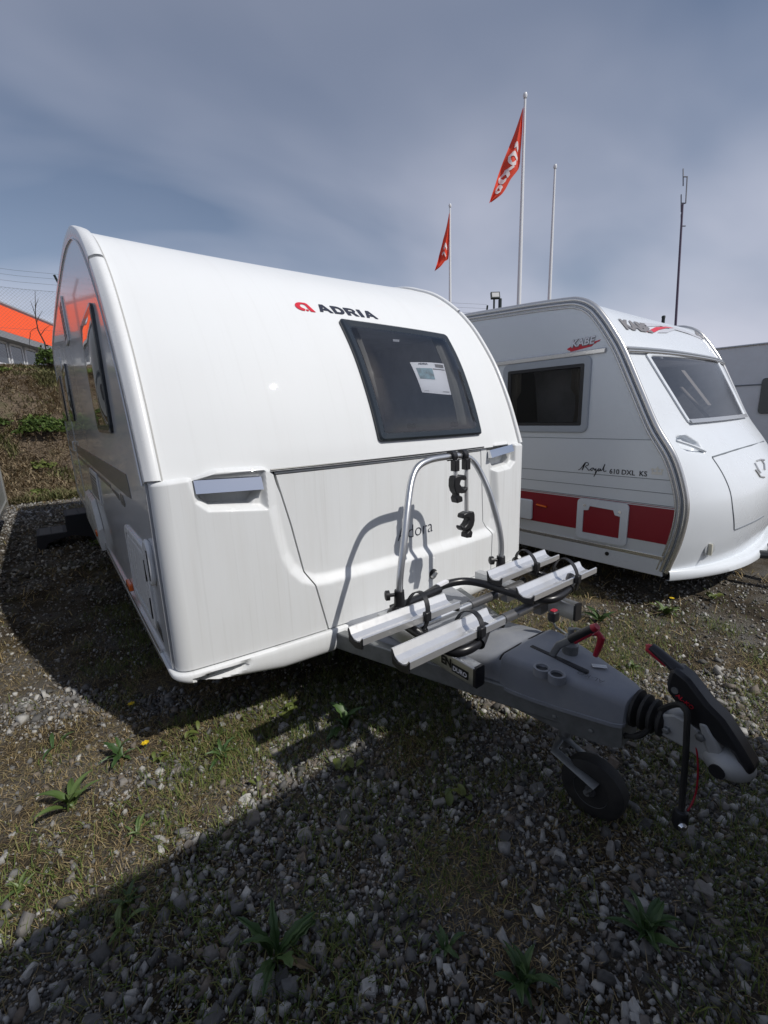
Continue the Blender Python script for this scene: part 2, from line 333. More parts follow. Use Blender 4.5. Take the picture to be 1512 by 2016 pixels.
# --- side walls
prof = [tuple(p) for p in S.E[::2]]; poly = [(y-0*0.0, z) for y, z in prof]; poly = [(0.0, 0.456)]+poly
inner = [(y, z) for y, z in poly]
for x0, x1, m in ((-0.009, 0.02, SILVERSIDE), (W-0.02, W+0.009, SILVERSIDE)):
    mb = MB(); mb.prism([(min(max(y, 0.012), 6.66), min(z, 2.585)) for y, z in poly], 0, x0, x1); build('side_wall', mb, m, van, smooth=False, recalc=True)
mb = MB(); mb.bb((0.02, 0.0, .43), (W-.02, 6.6, .455)); build('floor', mb, STEEL, van)
# --- lower front : recesses
rec_big = [(.43,1.34),(.43,1.104),(.447,.976),(.467,.867),(.501,.787),(.555,.725),(.624,.69),(.70,.683),(1.90,.683),(1.955,.70),(2.0,.78),(2.005,.90),(1.99,1.0),(1.975,1.104),(1.975,1.34)]
pock_l = [(.150,1.252),(.425,1.238),(.424,1.185),(.372,1.122),(.20,1.142),(.168,1.172)]
pock_lo = [(.125,1.27),(.44,1.27),(.44,1.09),(.19,1.118),(.145,1.16)]
pock_r = [(1.885,1.262),(2.16,1.262),(2.165,1.215),(2.12,1.13),(1.96,1.12),(1.915,1.17)]
pock_ro = [(1.86,1.27),(2.18,1.28),(2.18,1.14),(2.12,1.10),(1.90,1.09)]
def rec(X, Z):
    X = np.asarray(X, float); Z = np.asarray(Z, float)
    d = 0.034*sstep(0.0, 0.062, -sdpoly(X, Z, rec_big))
    for po, pi_ in ((pock_lo, pock_l), (pock_ro, pock_r)):
        d = np.maximum(d, 0.030*sstep(0, .03, -sdpoly(X, Z, po)))
        d = d+0.05*sstep(0, .012, -sdpoly(X, Z, pi_))
    return d
def ylow(X, Z):
    X = np.asarray(X, float); return -0.125*np.vectorize(wl)(np.clip(X, 0, W))+rec(X, Z)
XH = ([.456,.70,.735,.767,1.006,1.218,1.30],[.678,.626,.606,.588,.543,.494,.478])
XR = ([.456,.528,.700,.725,.786,1.0,1.146,1.30],[1.915,1.919,1.925,1.912,1.865,1.852,1.838,1.83])
xh = lambda z: np.interp(z, *XH); xr = lambda z: np.interp(z, *XR)
def ztop(x):  return np.interp(x, [0,.15,.24,.43,.485,.5, 1.82,1.85,1.9,2.1,2.18,2.3],[1.256,1.265,1.288,1.283,1.25,1.245,1.245,1.262,1.278,1.28,1.262,1.256])
def front_piece(name, fx, nz, zmax, shoulder, ends):
    zz = np.concatenate([np.linspace(ZB+.004, .66, 24), np.linspace(.66, .79, 26)[1:], np.linspace(.79, 1.08, 34)[1:], np.linspace(1.08, zmax, nz)[1:]])
    rows = []
    for i, z in enumerate(zz):
        X = fx(z); k = (z-ZB)/(zmax-ZB); Z = np.full(X.shape, z)
        if shoulder:
            zt = ztop(X)-.016; Z = np.where(z > 1.15, 1.15+(z-1.15)*(zt-1.15)/(zmax-1.15), z)
        Y = ylow(X, Z); rows.append(np.stack([X, Y, Z], 1))
    last = rows[-1]
    if shoulder:
        for dy, dz in ((.004,.008),(.012,.013),(.03,.016),(.07,.018)):
            r = last.copy(); r[:, 1] += dy; r[:, 2] += dz; rows.append(r)
    else:
        r = last.copy(); r[:, 1] += .05; rows.append(r)
    r = rows[0].copy(); r[:, 1] += .03; rows.insert(0, r)
    out = []
    for r in rows:
        L = [tuple(p) for p in r]
        if ends[0]: L = [(L[0][0], L[0][1]+.03, L[0][2])]+L
        if ends[1]: L = L+[(L[-1][0], L[-1][1]+.03, L[-1][2])]
        out.append(L)
    mb = MB(); mb.grid(out); return build(name, mb, WHITE, van, angle=42)
cr_ = .06*(1-np.cos(np.linspace(0, PI/2, 10)))
front_piece('front_corner_panel', lambda z: np.concatenate([cr_, np.linspace(.06, float(xh(z))-.004, 95)[1:]]), 46, 1.262, True, (0, 1))
front_piece('front_corner_panel', lambda z: np.concatenate([np.linspace(float(xr(z))+.004, W-.06, 90)[:-1], W-cr_[::-1]]), 46, 1.262, True, (1, 0))
hatch = front_piece('locker_hatch', lambda z: np.linspace(float(xh(z))+.004, float(xr(z))-.004, 190), 24, 1.236, False, (1, 1))
# dark joint behind the panel gaps and the seal under the front skin
mb = MB(); mb.grid([[(x, -.125*wl(x)+.115, z) for x in np.linspace(.02, 2.28, 60)] for z in np.linspace(.44, 1.24, 3)]); build('joint_backing', mb, BLACK, van)
mb = MB(); mb.tube([S.P(x, 1.262, .0) for x in np.linspace(.465, 1.845, 40)], .0042, 6); build('hatch_seal', mb, BLACK, van)
mb = MB(); mb.tube([(x, float(ylow(np.array([x]), np.array([1.2]))[0])+.004, 1.246) for x in np.linspace(.49, 1.83, 40)], .007, 6); build('hatch_lip', mb, WHITE, van)
# chrome grab handles
def handle_bar(x0, x1, z0, z1, zz0, zz1):
    mb = MB(); Pg = []
    for x in np.linspace(x0, x1, 12):
        f = (x-x0)/(x1-x0); a = z0+(zz0-z0)*f; b = z1+(zz1-z1)*f; y = -.125*wl(x)
        Pg.append([(x, y+.06, b), (x, y+.0145, b), (x, y-.004, a), (x, y+.03, a-.002), (x, y+.06, a)])
    mb.grid(Pg); mb.add(Pg[0], [tuple(range(5))]); mb.add(Pg[-1], [tuple(range(5))[::-1]]); return build('grab_handle', mb, CHROME, van, smooth=False, recalc=True)
handle_bar(.153, .421, 1.198, 1.250, 1.186, 1.238)
handle_bar(1.90, 2.152, 1.192, 1.238, 1.214, 1.257)
# lock and lettering on the hatch
lp = hit(848, 1128); yk = float(ylow(np.array([lp[0]]), np.array([lp[1]]))[0])
mb = MB(); mb.lathe([(.030,.0),(.030,-.004),(.026,-.007)], (lp[0], yk, lp[1]), (0,1,0), 20); lk = build('lock_rosette', mb, BLACK, hatch)
mb = MB(); mb.box((lp[0]-.004, yk-.017, lp[1]), (.05, .02, .017), Matrix.Rotation(-.5, 3, 'Y')); build('lock_knob', mb, SILVINK, hatch, bev=.005)
a0 = hit(786, 1069); a1 = hit(855, 1050)
def hmap(x0, z0, sl=0.0, off=.002): return lambda a, b: (x0+a, float(ylow(np.array([x0+a]), np.array([z0+b+sl*a]))[0])-off, z0+b+sl*a)
lettering('hatch_lettering', 'Adora', hmap(a0[0], a0[1]+.006, .03), NAVY, hatch, a1[0]-a0[0], 1.02, -0.012)
# --- bumper / skirt below the seam
def zbot(x):
    x = x if x < 1.15 else W-x
    return np.interp(x, [0,.05,.25,.44,.70,.77,.82,1.15],[.415,.395,.360,.325,.322,.35,.415,.428])
ind = [(.045,.432),(.30,.438),(.255,.398),(.16,.385),(.07,.385)]
ind_r = [(W-a, b) for a, b in ind]
bx = np.concatenate([cr_, np.linspace(.06, W-.06, 200)[1:-1], W-cr_[::-1]])
prof_b = [(0,.035),(0,-.012),(.06,-.018),(.2,-.02),(.34,-.021),(.46,-.021),(.58,-.020),(.70,-.017),(.80,-.012),(.88,-.004),(.95,.012),(1,.035),(1,.09)]
path_b = [(-.002, y, -1.0, 0.0) for y in (.26, .22, .16, .10, .05, .02)]
for x in bx:
    e = min(x, W-x); k = min(1.0, e/.06); nx_ = -(1-k) if x < 1.15 else (1-k); ny_ = -math.sqrt(max(0, 1-nx_*nx_)) ; path_b.append((x, -.125*wl(x), nx_, ny_))
path_b += [(W+.002, y, 1.0, 0.0) for y in (.02, .05, .10, .16, .22, .26)]
rows = []
for f, o in prof_b:
    r = []
    for x, y, nx_, ny_ in path_b:
        zb_ = float(zbot(min(max(x, 0), W))) if y < .015 else float(np.interp(y, [0, .26], [.415, .445])); z = ZB-.004+(zb_-ZB+.004)*f
        ii = .05*float(sstep(0, .018, -sdpoly(np.array([x]), np.array([z]), ind))[0]+sstep(0, .018, -sdpoly(np.array([x]), np.array([z]), ind_r))[0])
        r.append((x+nx_*-o, y+ny_*-o+ii, z))
    rows.append(r)
mb = MB(); mb.grid(rows); build('front_bumper', mb, WHITE, van, angle=50, recalc=True)
for xs_ in (.115, W-.115):
    mb = MB(); mb.lathe([(.006,0),(.006,-.004)], (xs_, -.125*wl(xs_)+.028, .408), (0,1,0), 10); build('bumper_screw', mb, BLACK, van)
# --- skirt rails along the sides
for sx in (0, 1):
    x0, x1 = (-.022, .012) if sx == 0 else (W-.012, W+.022)
    mb = MB(); mb.prism([(x0+.006,.402),(x0,.412),(x0,.436),(x0+.008,.44),(x0+.008,.446),(x0,.45),(x0+.003,.468),(x1,.468),(x1,.402)], 1, .20, 2.55); build('skirt_rail', mb, KTRIM, van, recalc=True)
    mb = MB(); mb.prism([(x0,.405),(x0,.465),(x1,.465),(x1,.405)], 1, 3.92, 6.66); build('skirt_rail', mb, KTRIM, van, recalc=True)
    s_ = -1 if sx == 0 else 1; X = 0 if sx == 0 else W
    g = []
    for y in np.linspace(2.52, 3.95, 25):
        zt = float(np.interp(y, [2.52,2.6,2.85,3.6,3.88,3.95],[.60,.68,.815,.815,.66,.60])); g.append([(X+s_*.012, y, zt), (X+s_*.05, y, zt-.02), (X+s_*.055, y, zt-.06), (X+s_*.055, y, .46), (X+s_*.045, y, .405), (X, y, .405)])
    mb = MB(); mb.grid(g); mb.add(g[0], [tuple(range(6))]); mb.add(g[-1], [tuple(range(6))]); build('wheel_spat', mb, WHITE2, van, recalc=True)
    mb = MB(); mb.box((X+s_*.056, 2.66, .54), (.02, .12, .045)); build('side_marker', mb, AMBER, van, bev=.006)
    wx = X-s_*.17
    mb = MB(); mb.lathe([(.20,-.09),(.29,-.095),(.325,-.08),(.335,-.04),(.335,.04),(.325,.08),(.29,.095),(.20,.09)], (wx, 3.27, .335), (1,0,0), 32); wheel = build('wheel', mb, RUBBER, van)
    mb = MB(); mb.lathe([(.0,.06),(.06,.062),(.1,.05),(.17,.04),(.2,.088),(.21,.09)] if sx else [(.0,-.06),(.06,-.062),(.1,-.05),(.17,-.04),(.2,-.088),(.21,-.09)], (wx, 3.27, .335), (1,0,0), 24, cap=False); build('rim', mb, ALU, wheel)
mb = MB(); mb.bb((.1, 3.2, .30), (2.2, 3.34, .40)); mb.bb((.55,.1,.36),(.62,6.2,.43)); mb.bb((1.68,.1,.36),(1.75,6.2,.43)); build('chassis', mb, STEEL, van)
# --- things on the left side
def side_window(y0, y1, z0, z1):
    c = ((y0+y1)/2, (z0+z1)/2); w_, h_ = y1-y0, z1-z0
    mb = MB(); L0 = rrect(w_, h_, .05, 5, *c); L1 = rrect(w_-.03, h_-.03, .045, 5, *c); L2 = rrect(w_-.09, h_-.09, .05, 5, *c); n = len(L0)
    rings = [[(-.008, *p) for p in L0], [(-.022, *p) for p in L0], [(-.026, *p) for p in L1], [(-.024, *p) for p in L2]]
    for a, b in zip(rings, rings[1:]): mb.grid([[*a, a[0]], [*b, b[0]]])
    f = build('side_window', mb, FRAME, van, recalc=True)
    mb = MB(); g = []
    for v in np.linspace(0, 1, 13):
        g.append([(-.024-.016*min(1, 4*u*(1-u)*1.6)*min(1, 4*v*(1-v)*1.6), y0+.04+(w_-.08)*u, z0+.04+(h_-.08)*v) for u in np.linspace(0, 1, 13)])
    mb.grid(g); build('pane', mb, DARKGLASS, f, angle=80); return f
side_window(.69, 1.35, 1.43, 2.04); side_window(3.72, 4.36, 1.51, 2.08); side_window(5.35, 6.35, 1.52, 2.10)
def grille(y0, y1, z0, z1, n, horiz=True):
    mb = MB(); mb.bb((-.022, y0, z0), (-.008, y1, z1)); f = build('vent_grille', mb, WHITE2, van, bev=.008)
    for k in range(n):
        mb = MB(); z = z0+.03+(z1-z0-.06)*(k+.5)/n; mb.bb((-.0245, y0+.03, z-.006), (-.0215, y1-.03, z+.006)); build('slot', mb, BLACK, f)
grille(2.57, 2.90, 2.13, 2.46, 9); grille(2.2, 2.84, .85, 1.10, 7)
mb = MB(); mb.prism([(.50,1.245),(.46,1.20),(.44,1.135),(.55,1.13),(6.6,1.155),(6.6,1.245)], 0, -.0115, -.0085); build('upper_stripe', mb, DARKSTRIPE, van, smooth=False, recalc=True)
mb = MB(); mb.prism([(1.3,1.085),(1.3,1.11),(6.6,1.11),(6.6,1.085)], 0, -.0115, -.0085); build('thin_stripe', mb, DARKSTRIPE, van, smooth=False, recalc=True)
mb = MB(); mb.prism([(.74,1.05),(.70,1.075),(.76,1.11),(.86,1.11),(.90,1.07),(.86,1.05)], 0, -.0115, -.0085); build('decal_patch', mb, DARKSTRIPE, van, smooth=False, recalc=True)
for k in range(6):
    mb = MB(); y = .94+k*.055; mb.bb((-.0115, y, 1.06+.004*k), (-.0085, y+.034, 1.095)); build('decal_letter', mb, DARKSTRIPE, van, smooth=False)
# service flap, corner holder, marker, small square
mb = MB(); L0 = rrect(.62, .40, .05, 5, .54, .745); L1 = rrect(.55, .33, .04, 5, .54, .745)
rings = [[(-.008,*p) for p in L0],[(-.018,*p) for p in L0],[(-.021,*p) for p in rrect(.605,.385,.045,5,.54,.745)],[(-.020,*p) for p in L1],[(-.012,*p) for p in L1]]
for a, b in zip(rings, rings[1:]): mb.grid([[*a, a[0]], [*b, b[0]]])
fl = build('service_flap_frame', mb, WHITE2, van, recalc=True)
mb = MB(); mb.prism(rrect(.53, .31, .035, 5, .54, .745), 0, -.018, -.01); build('service_flap', mb, WHITE2, fl, bev=.004, recalc=True)
for zz_ in (.655, .835):
    mb = MB(); mb.bb((-.026, .245, zz_-.05), (-.018, .255, zz_+.05)); build('flap_hinge', mb, BLACK, fl, bev=.002)
mb = MB(); mb.prism(rrect(.14, .20, .06, 6, .125, .905), 0, -.03, -.008); h_ = build('awning_light', mb, WHITE2, van, bev=.012, recalc=True)
mb = MB(); mb.bb((-.033, .075, .84), (-.0295, .083, .97)); build('slot', mb, BLACK, h_)
mb = MB(); mb.box((-.02, 1.05, .525), (.025, .13, .045)); build('side_marker', mb, AMBER, van, bev=.008)
mb = MB(); mb.prism([(.14,.53),(.24,.55),(.22,.60),(.15,.585)], 0, -.0115, -.0085); build('decal_patch', mb, DARKSTRIPE, van, smooth=False, recalc=True)
mb = MB(); mb.prism(rrect(.66, 1.75, .06, 4, 5.0-.05, 1.37), 0, -.014, -.008); dr = build('entrance_door', mb, SILVERSIDE, van, bev=.003, recalc=True)
mb = MB(); mb.tube([(-.014,4.68,1.28),(-.034,4.68,1.27),(-.034,4.68,1.17),(-.014,4.68,1.16)], .008, 8); build('door_handle', mb, WHITE2, dr)
# --- front window
def wf(u, v, off): p = bil(WQ, u, v); return S.P(p[0], p[1], off)
def uvring(m, r, n=6): return [(0.5+a, 0.5-b) for a, b in dens(rrect(1-2*m, (1-2*m*1.2), r, n))]
mb = MB(); specs = [(0.0,.03,-.002),(0.002,.03,.014),(.015,.035,.021),(.036,.05,.018),(.060,.075,.014)]
base_ring = uvring(0, .03)
rings = [[wf(.5+(u-.5)*(1-2*m), .5+(v-.5)*(1-2.4*m), off) for u, v in base_ring] for m, r, off in specs]
for a, b in zip(rings, rings[1:]): mb.grid([[*a, a[0]], [*b, b[0]]])
fwin = build('front_window', mb, FRAME, van, recalc=True)
mb = MB(); n = 22; g = []
for j in range(n+1):
    v = .055+.89*j/n; row = []
    for i in range(n+1):
        u = .045+.91*i/n; a, b = (u-.045)/.91, (v-.055)/.89; e = min(a, 1-a, b, 1-b); row.append(wf(u, v, .015+.013*float(sstep(0, .10, np.array(e)))))
    g.append(row)
mb.grid(g[::-1]); build('pane', mb, GLASS, fwin, angle=80)
for u in (.30, .72):
    mb = MB(); mb.box(wf(u, .885, .0), (.05, .02, .03)); build('window_catch', mb, BLACK, fwin, bev=.006)
mb = MB(); mb.box(wf(.42, .13, .0), (.045, .006, .012)); build('window_sticker', mb, PALEINK, fwin)
# interior seen through the pane: a small room with back wall, wardrobe, curtains
mb = room([wf(-.01,-.01,-.02), wf(1.01,-.01,-.02), wf(1.01,1.01,-.02), wf(-.01,1.01,-.02)], 1.1); inn = build('interior', mb, INTERIOR, van, smooth=False)
mb = MB(); mb.bb((1.12, .85, 1.36), (1.42, 1.09, 1.93)); mb.bb((1.5, .9, 1.36), (1.84, 1.09, 1.75)); build('wardrobe', mb, mat('pale cupboard', (.45,.44,.45), .5), inn, bev=.01)
mb = MB(); mb.bb((1.15, .7, 1.45), (1.62, .74, 1.49)); build('shelf', mb, BLACK, inn)
for xa, xb in ((WQ[3][0]+.03, WQ[3][0]+.10), (WQ[2][0]-.14, WQ[2][0]-.05)):
    mb = MB(); g = []
    for z in np.linspace(1.37, 1.95, 8):
        g.append([(xa+(xb-xa)*k/16+.05*(z-1.37), S.y(1.4, z)+.06+.012*math.sin(k*1.6), z) for k in range(17)])
    mb.grid(g); build('curtain', mb, CURTAIN, inn, angle=80)
# price sheet behind the pane: its own thing
pq = [hit(806,714), hit(872,717), hit(889,777), hit(829,774)]
def pm(u, v, off): p = bil(pq, u, v); q = S.P(p[0], p[1], off); return q
sh = thing('price_sheet', 'white printed price sheet behind the front window of the middle caravan', 'paper', tuple(pm(.5, 1, .0)))
mb = MB(); mb.grid([[pm(u, v, .004+.006*math.sin(3*u+2*v)) for u in np.linspace(0, 1, 9)] for v in np.linspace(0, 1, 9)]); build('sheet', mb, PAPER, sh, angle=80)
def pquad(name, u0, u1, v0, v1, m):
    mb = MB(); mb.grid([[pm(u, v, .0062+.006*math.sin(3*u+2*v)) for u in np.linspace(u0, u1, 4)] for v in np.linspace(v0, v1, 4)]); return build(name, mb, m, sh, smooth=False)
PHOTO = mat('printed photo', (0.26, 0.38, 0.43), 0.6, noise=(34, 1.0, (0.13, 0.13, 0.12)))
pquad('printed_photo', .09, .55, .2, .55, PHOTO); pquad('printed_box', .68, .95, .05, .15, GREYINK); pquad('printed_bar', .57, .97, .2, .225, GREYINK); pquad('printed_line', .72, .95, .91, .925, GREYINK); pquad('printed_line', .09, .24, .93, .938, GREYINK)
lettering('printed_name', 'ADRIA', lambda a, b: tuple(pm(.19+a, .085-b, .0065+.006*math.sin(3*(.19+a)+.15))), NAVY, sh, .27, .9, .02)
# --- maker's name on the front
l0 = hit(627, 615); l1 = hit(744, 630); e0 = hit(583, 607); e1 = hit(621, 614)
print('LOGO', l0, l1, e0, e1, 'WQ', WQ)
def lmap(x0, z0, sl, off=.003): return lambda a, b: tuple(S.P(x0+a, z0+sl*a+b, off))
LW = l1[0]-l0[0]; sl = (l1[1]-l0[1])/LW; H = .044
# wide slanted capitals drawn as outlines: unit box letters, x right, y up
def A_(x, w): return [[(x,0),(x+w*.30,1.0),(x+w*.58,1.0),(x+w,0),(x+w*.74,0),(x+w*.64,.24),(x+w*.30,.24),(x+w*.24,0)], [(x+w*.37,.44),(x+w*.56,.44),(x+w*.47,.70)]]
arc = lambda cx, cy, rx, ry, a0, a1, n=8: [(cx+rx*math.cos(math.radians(a0+(a1-a0)*k/n)), cy+ry*math.sin(math.radians(a0+(a1-a0)*k/n))) for k in range(n+1)]
def D_(x, w): return [[(x,0),(x,1.0),(x+w*.5,1.0)]+arc(x+w*.5,.5,w*.5,.5,80,-80)+[(x+w*.5,0)], [(x+w*.30,.24)]+[(x+w*.30,.76)]+arc(x+w*.5,.5,w*.22,.26,80,-80)]
def R_(x, w): return [[(x,0),(x,1.0),(x+w*.55,1.0)]+arc(x+w*.55,.70,w*.36,.30,80,-60)+[(x+w,0),(x+w*.66,0),(x+w*.46,.36),(x+w*.30,.36),(x+w*.30,0)], [(x+w*.30,.58),(x+w*.30,.80)]+arc(x+w*.55,.69,w*.14,.11,80,-80)]
def I_(x, w): return [[(x,0),(x,1.0),(x+w,1.0),(x+w,0)]]
cells = [(A_, 0, .215), (D_, .235, .19), (R_, .45, .20), (I_, .675, .065), (A_, .775, .215)]
for fn_, x, w_ in cells:
    mb = MB(); loops = fn_(x, w_); f = lmap(l0[0], l0[1]+.004, sl); mb.tess(loops, lambda a, b: f(a*LW+.012*(1-b), b*H)); build('front_letter', mb, NAVY, van, smooth=False)
EW = e1[0]-e0[0]; f = lmap(e0[0], e0[1]-.012, sl)
out_ = [(0.42,0.02)]+arc(.42,.5,.42,.5,250,95,12)[0:]+[(.62,1.0),(.72,.9),(1.0,0.0),(.74,.02),(.60,.58)]+arc(.44,.56,.17,.24,20,250,10)+[(.48,.24)]
mb = MB(); mb.tess([out_], lambda a, b: f(a*EW, b*H*1.1)); em = build('front_emblem', mb, REDINK, van, smooth=False)
mb = MB(); mb.tess([arc(.57,.13,.08,.11,0,345,11)], lambda a, b: f(a*EW, b*H*1.1)); build('emblem_dot', mb, REDINK, em, smooth=False)
# ================================================================== drawbar (parts of the caravan)
def loft(mb, secs, mirror=1.15):
    """secs: (y, [(dx, z), ...]) half sections from outer bottom to top centre"""
    rows = []
    for y, hs in secs:
        L = [(mirror-dx, y, z) for dx, z in hs]; Rr = [(mirror+dx, y, z) for dx, z in hs[::-1]]
        if abs(hs[-1][0]) < 1e-6: Rr = Rr[1:]
        rows.append(L+Rr)
    mb.grid(rows); mb.add(rows[0], [tuple(range(len(rows[0])))]); mb.add(rows[-1], [tuple(range(len(rows[-1])))]); return rows
mb = MB(); secs = []
for y in np.linspace(-.10, -.92, 26):
    k = (-.10-y)/.82; hw = .22*(1-k)**1.0+.165; zb_ = .405+.015*k; zt = .465+.075*sstep(.55, 1.0, np.array(k)); zc = .458+.10*float(sstep(.25, .95, np.array(k)))
    hol = .022*math.exp(-((k-.72)/.16)**2)
    secs.append((y, [(hw, zb_), (hw+.004, float(zt)-.03), (hw-.01, float(zt)-.008), (hw-.03, float(zt)-hol*.3), (hw*.72, float(zt)-hol+.3*(zc-float(zt))), (hw*.45, float(zt)*.4+zc*.6-hol*.6), (hw*.2, zc-.004), (0, zc)]))
loft(mb, secs); dcov = build('drawbar_cover', mb, HITCH, van, angle=50, recalc=True)
mb = MB(); secs = []
for y, hw, zb_, zt in ((-.905,.160,.43,.548),(-.918,.172,.428,.562),(-.96,.172,.425,.566),(-1.05,.150,.425,.565),(-1.15,.122,.428,.560),(-1.25,.094,.435,.552),(-1.31,.078,.44,.546),(-1.333,.068,.445,.538),(-1.338,.058,.45,.53)):
    secs.append((y, [(hw+.004, zb_), (hw+.004, zb_+.012), (hw, zb_+.014), (hw-.003, zt-.026), (hw-.006, zt-.014), (hw-.013, zt-.005), (hw-.024, zt), (hw*.4, zt+.002), (0, zt+.003)]))
loft(mb, secs); hcov = build('hitch_cover', mb, HITCH, van, angle=32, recalc=True)
yy_, hs_ = secs[0]; ring_ = [(1.15-a, -.902, b+.001) for a, b in hs_]+[(1.15+a, -.902, b+.001) for a, b in hs_[::-1]]
mb = MB(); mb.tube(ring_, .0045, 6); build('cover_joint', mb, BLACK, van)
for yy_ in (-1.0, -1.12, -1.24):
    xx_ = float(np.interp(-yy_, [.93, 1.15, 1.30], [.138, .109, .066])); mb = MB(); mb.lathe([(.009,0),(.009,.006),(.005,.008)], (1.15-xx_, yy_, .385), (-1,0,0), 6); build('housing_bolt', mb, STEEL, van)
mb = MB(); mb.bb((1.105, -1.19, .560), (1.125, -.955, .5715)); build('cover_slot', mb, BLACK, hcov, bev=.004)
for k, (px, py) in enumerate(((1067, 1318), (1096, 1331))):
    p = on(px, py, 2, .562); mb = MB(); mb.lathe([(.030,-.02),(.030,.010),(.022,.010),(.020,-.004),(.0,-.004)], (p[0], p[1], .562), (0,0,1), 20, cap=False); build('cup_ring', mb, HITCH, hcov, angle=30)
    mb = MB(); mb.lathe([(.02,.0),(.02,.001)], (p[0], p[1], .563), (0,0,1), 16); build('cup_floor', mb, BLACK, hcov)
p0 = on(1140, 1318, 2, .572); p1 = on(1192, 1338, 2, .572)
# raised name on the cover, read from the left side
dv = (p1-p0); dn = dv[:2]/np.linalg.norm(dv[:2])
lettering('cover_lettering', 'AL-KO', lambda a, b: (p1[0]-dn[0]*a+dn[1]*b, p1[1]-dn[1]*a-dn[0]*b, .5665), mat('embossed grey', (0.10, 0.106, 0.118), 0.5), hcov, float(np.linalg.norm(dv[:2])), 1.0)
p = on(1180, 1312, 2, .565); mb = MB(); mb.box((p[0], p[1], .566), (.05, .022, .003), Matrix.Rotation(-.9, 3, 'Z')); build('type_plate', mb, ALU, hcov, bev=.001)
# steel beams of the A-frame under the covers
for s_ in (-1, 1):
    mb = MB(); a, b = Vector((1.15+s_*.56, .3, .385)), Vector((1.15+s_*.05, -1.24, .405)); d = (b-a).normalized(); q = d.to_track_quat('Y', 'Z').to_matrix()
    mb.box((a+b)/2, (.05, (b-a).length, .085), q); build('drawbar_beam', mb, STEEL, van, bev=.006)
mb = MB(); loft(mb, [(-.93, [(.135,.335),(.14,.43)]), (-1.15, [(.105,.335),(.112,.43)]), (-1.30, [(.062,.345),(.07,.44)]), (-1.33, [(.055,.36),(.06,.44)])]); build('overrun_housing', mb, STEEL, van, angle=30, recalc=True)
# bellows
prof_ = []
for k in range(4):
    h0 = -1.335-k*.026; r1 = .064-.004*k; prof_ += [(.036, h0), (r1, h0-.007), (r1, h0-.016), (.036, h0-.024)]
mb = MB(); mb.lathe([(r, -h) for r, h in prof_], (1.15, 0, .495), (0,-1,0), 24); build('bellows', mb, RUBBER, van, angle=30)
# coupling head (cast) : outlines read on the middle plane, given real width
def outline(pts, half, name, m, bev=.008, par=van, x=1.15):
    poly = [tuple(on(px, py, 0, x)[1:]) for px, py in pts]; mb = MB(); mb.prism(poly, 0, x-half, x+half); return build(name, mb, m, par, bev=bev, recalc=True)
coup = outline([(1308,1398),(1335,1398),(1372,1418),(1392,1440),(1410,1470),(1412,1492),(1392,1492),(1350,1462),(1308,1440)], .030, 'coupling_body', CAST, .008)
outline([(1382,1412),(1400,1416),(1428,1466),(1425,1485),(1402,1480),(1392,1450)], .036, 'coupling_jaw', CAST, .008, coup)
pb = on(1430, 1497, 0, 1.15)
mb = MB(); g = []
for i in range(17):
    ph = PI*i/16; g.append([(1.15+.056*math.sin(ph)*math.cos(a), pb[1]-.004+.066*math.sin(ph)*math.sin(a), pb[2]+.046*math.cos(ph)+.0) for a in np.linspace(0, 2*PI, 25)])
mb.grid(g); build('ball_cup', mb, CAST, coup, angle=80)
mb = MB(); mb.lathe([(.020,0),(.020,.006)], (1.15-.058, pb[1]+.006, pb[2]-.01), (1,0,0), 18); build('cup_eye', mb, BLACK, coup)
for px, py, r in ((1313,1436,.011),(1380,1449,.013)):
    p = on(px, py, 0, 1.12); mb = MB(); mb.lathe([(r,0),(r,.012),(r*.6,.015)], (1.12, p[1], p[2]), (-1,0,0), 6); build('bolt', mb, STEEL, coup)
# stabiliser handle
hd = outline([(1326,1313),(1336,1308),(1364,1330),(1402,1380),(1432,1410),(1462,1455),(1489,1500),(1491,1514),(1476,1519),(1466,1504),(1447,1472),(1404,1442),(1366,1420),(1350,1394),(1321,1354),(1319,1338)], .033, 'stabiliser_handle', BLACK, .014)
gp = [on(px, py, 0, 1.15) for px, py in ((1338,1322),(1318,1303),(1298,1286),(1282,1273))]
mb = MB(); mb.tube(gp, [.026,.020,.019,.017], 10, flat=(1.0, .8)); build('grip', mb, BLACK, hd)
gp2 = [(p[0]-.002, p[1]+.004, p[2]-.008) for p in gp]; mb = MB(); mb.tube(gp2[1:]+[(gp[-1][0], gp[-1][1]+.006, gp[-1][2]+.004)], [.014,.0145,.0145,.010], 10); build('grip_underside', mb, REDP, hd)
p = on(1329, 1359, 0, 1.117); mb = MB(); mb.lathe([(.010,0),(.010,.004)], (1.117, p[1], p[2]), (-1,0,0), 12); build('pivot_pin', mb, STEEL, hd)
q0 = on(1331, 1368, 0, 1.1155); q1 = on(1364, 1396, 0, 1.1155); dd = q1-q0; ln = math.hypot(dd[1], dd[2]); dy, dz = dd[1]/ln, dd[2]/ln
lettering('handle_lettering', 'AL-KO', lambda a, b: (1.1155, q0[1]+dy*a+dz*(b-.004), q0[2]+dz*a-dy*(b-.004)), REDINK, hd, ln, 1.0, .02)
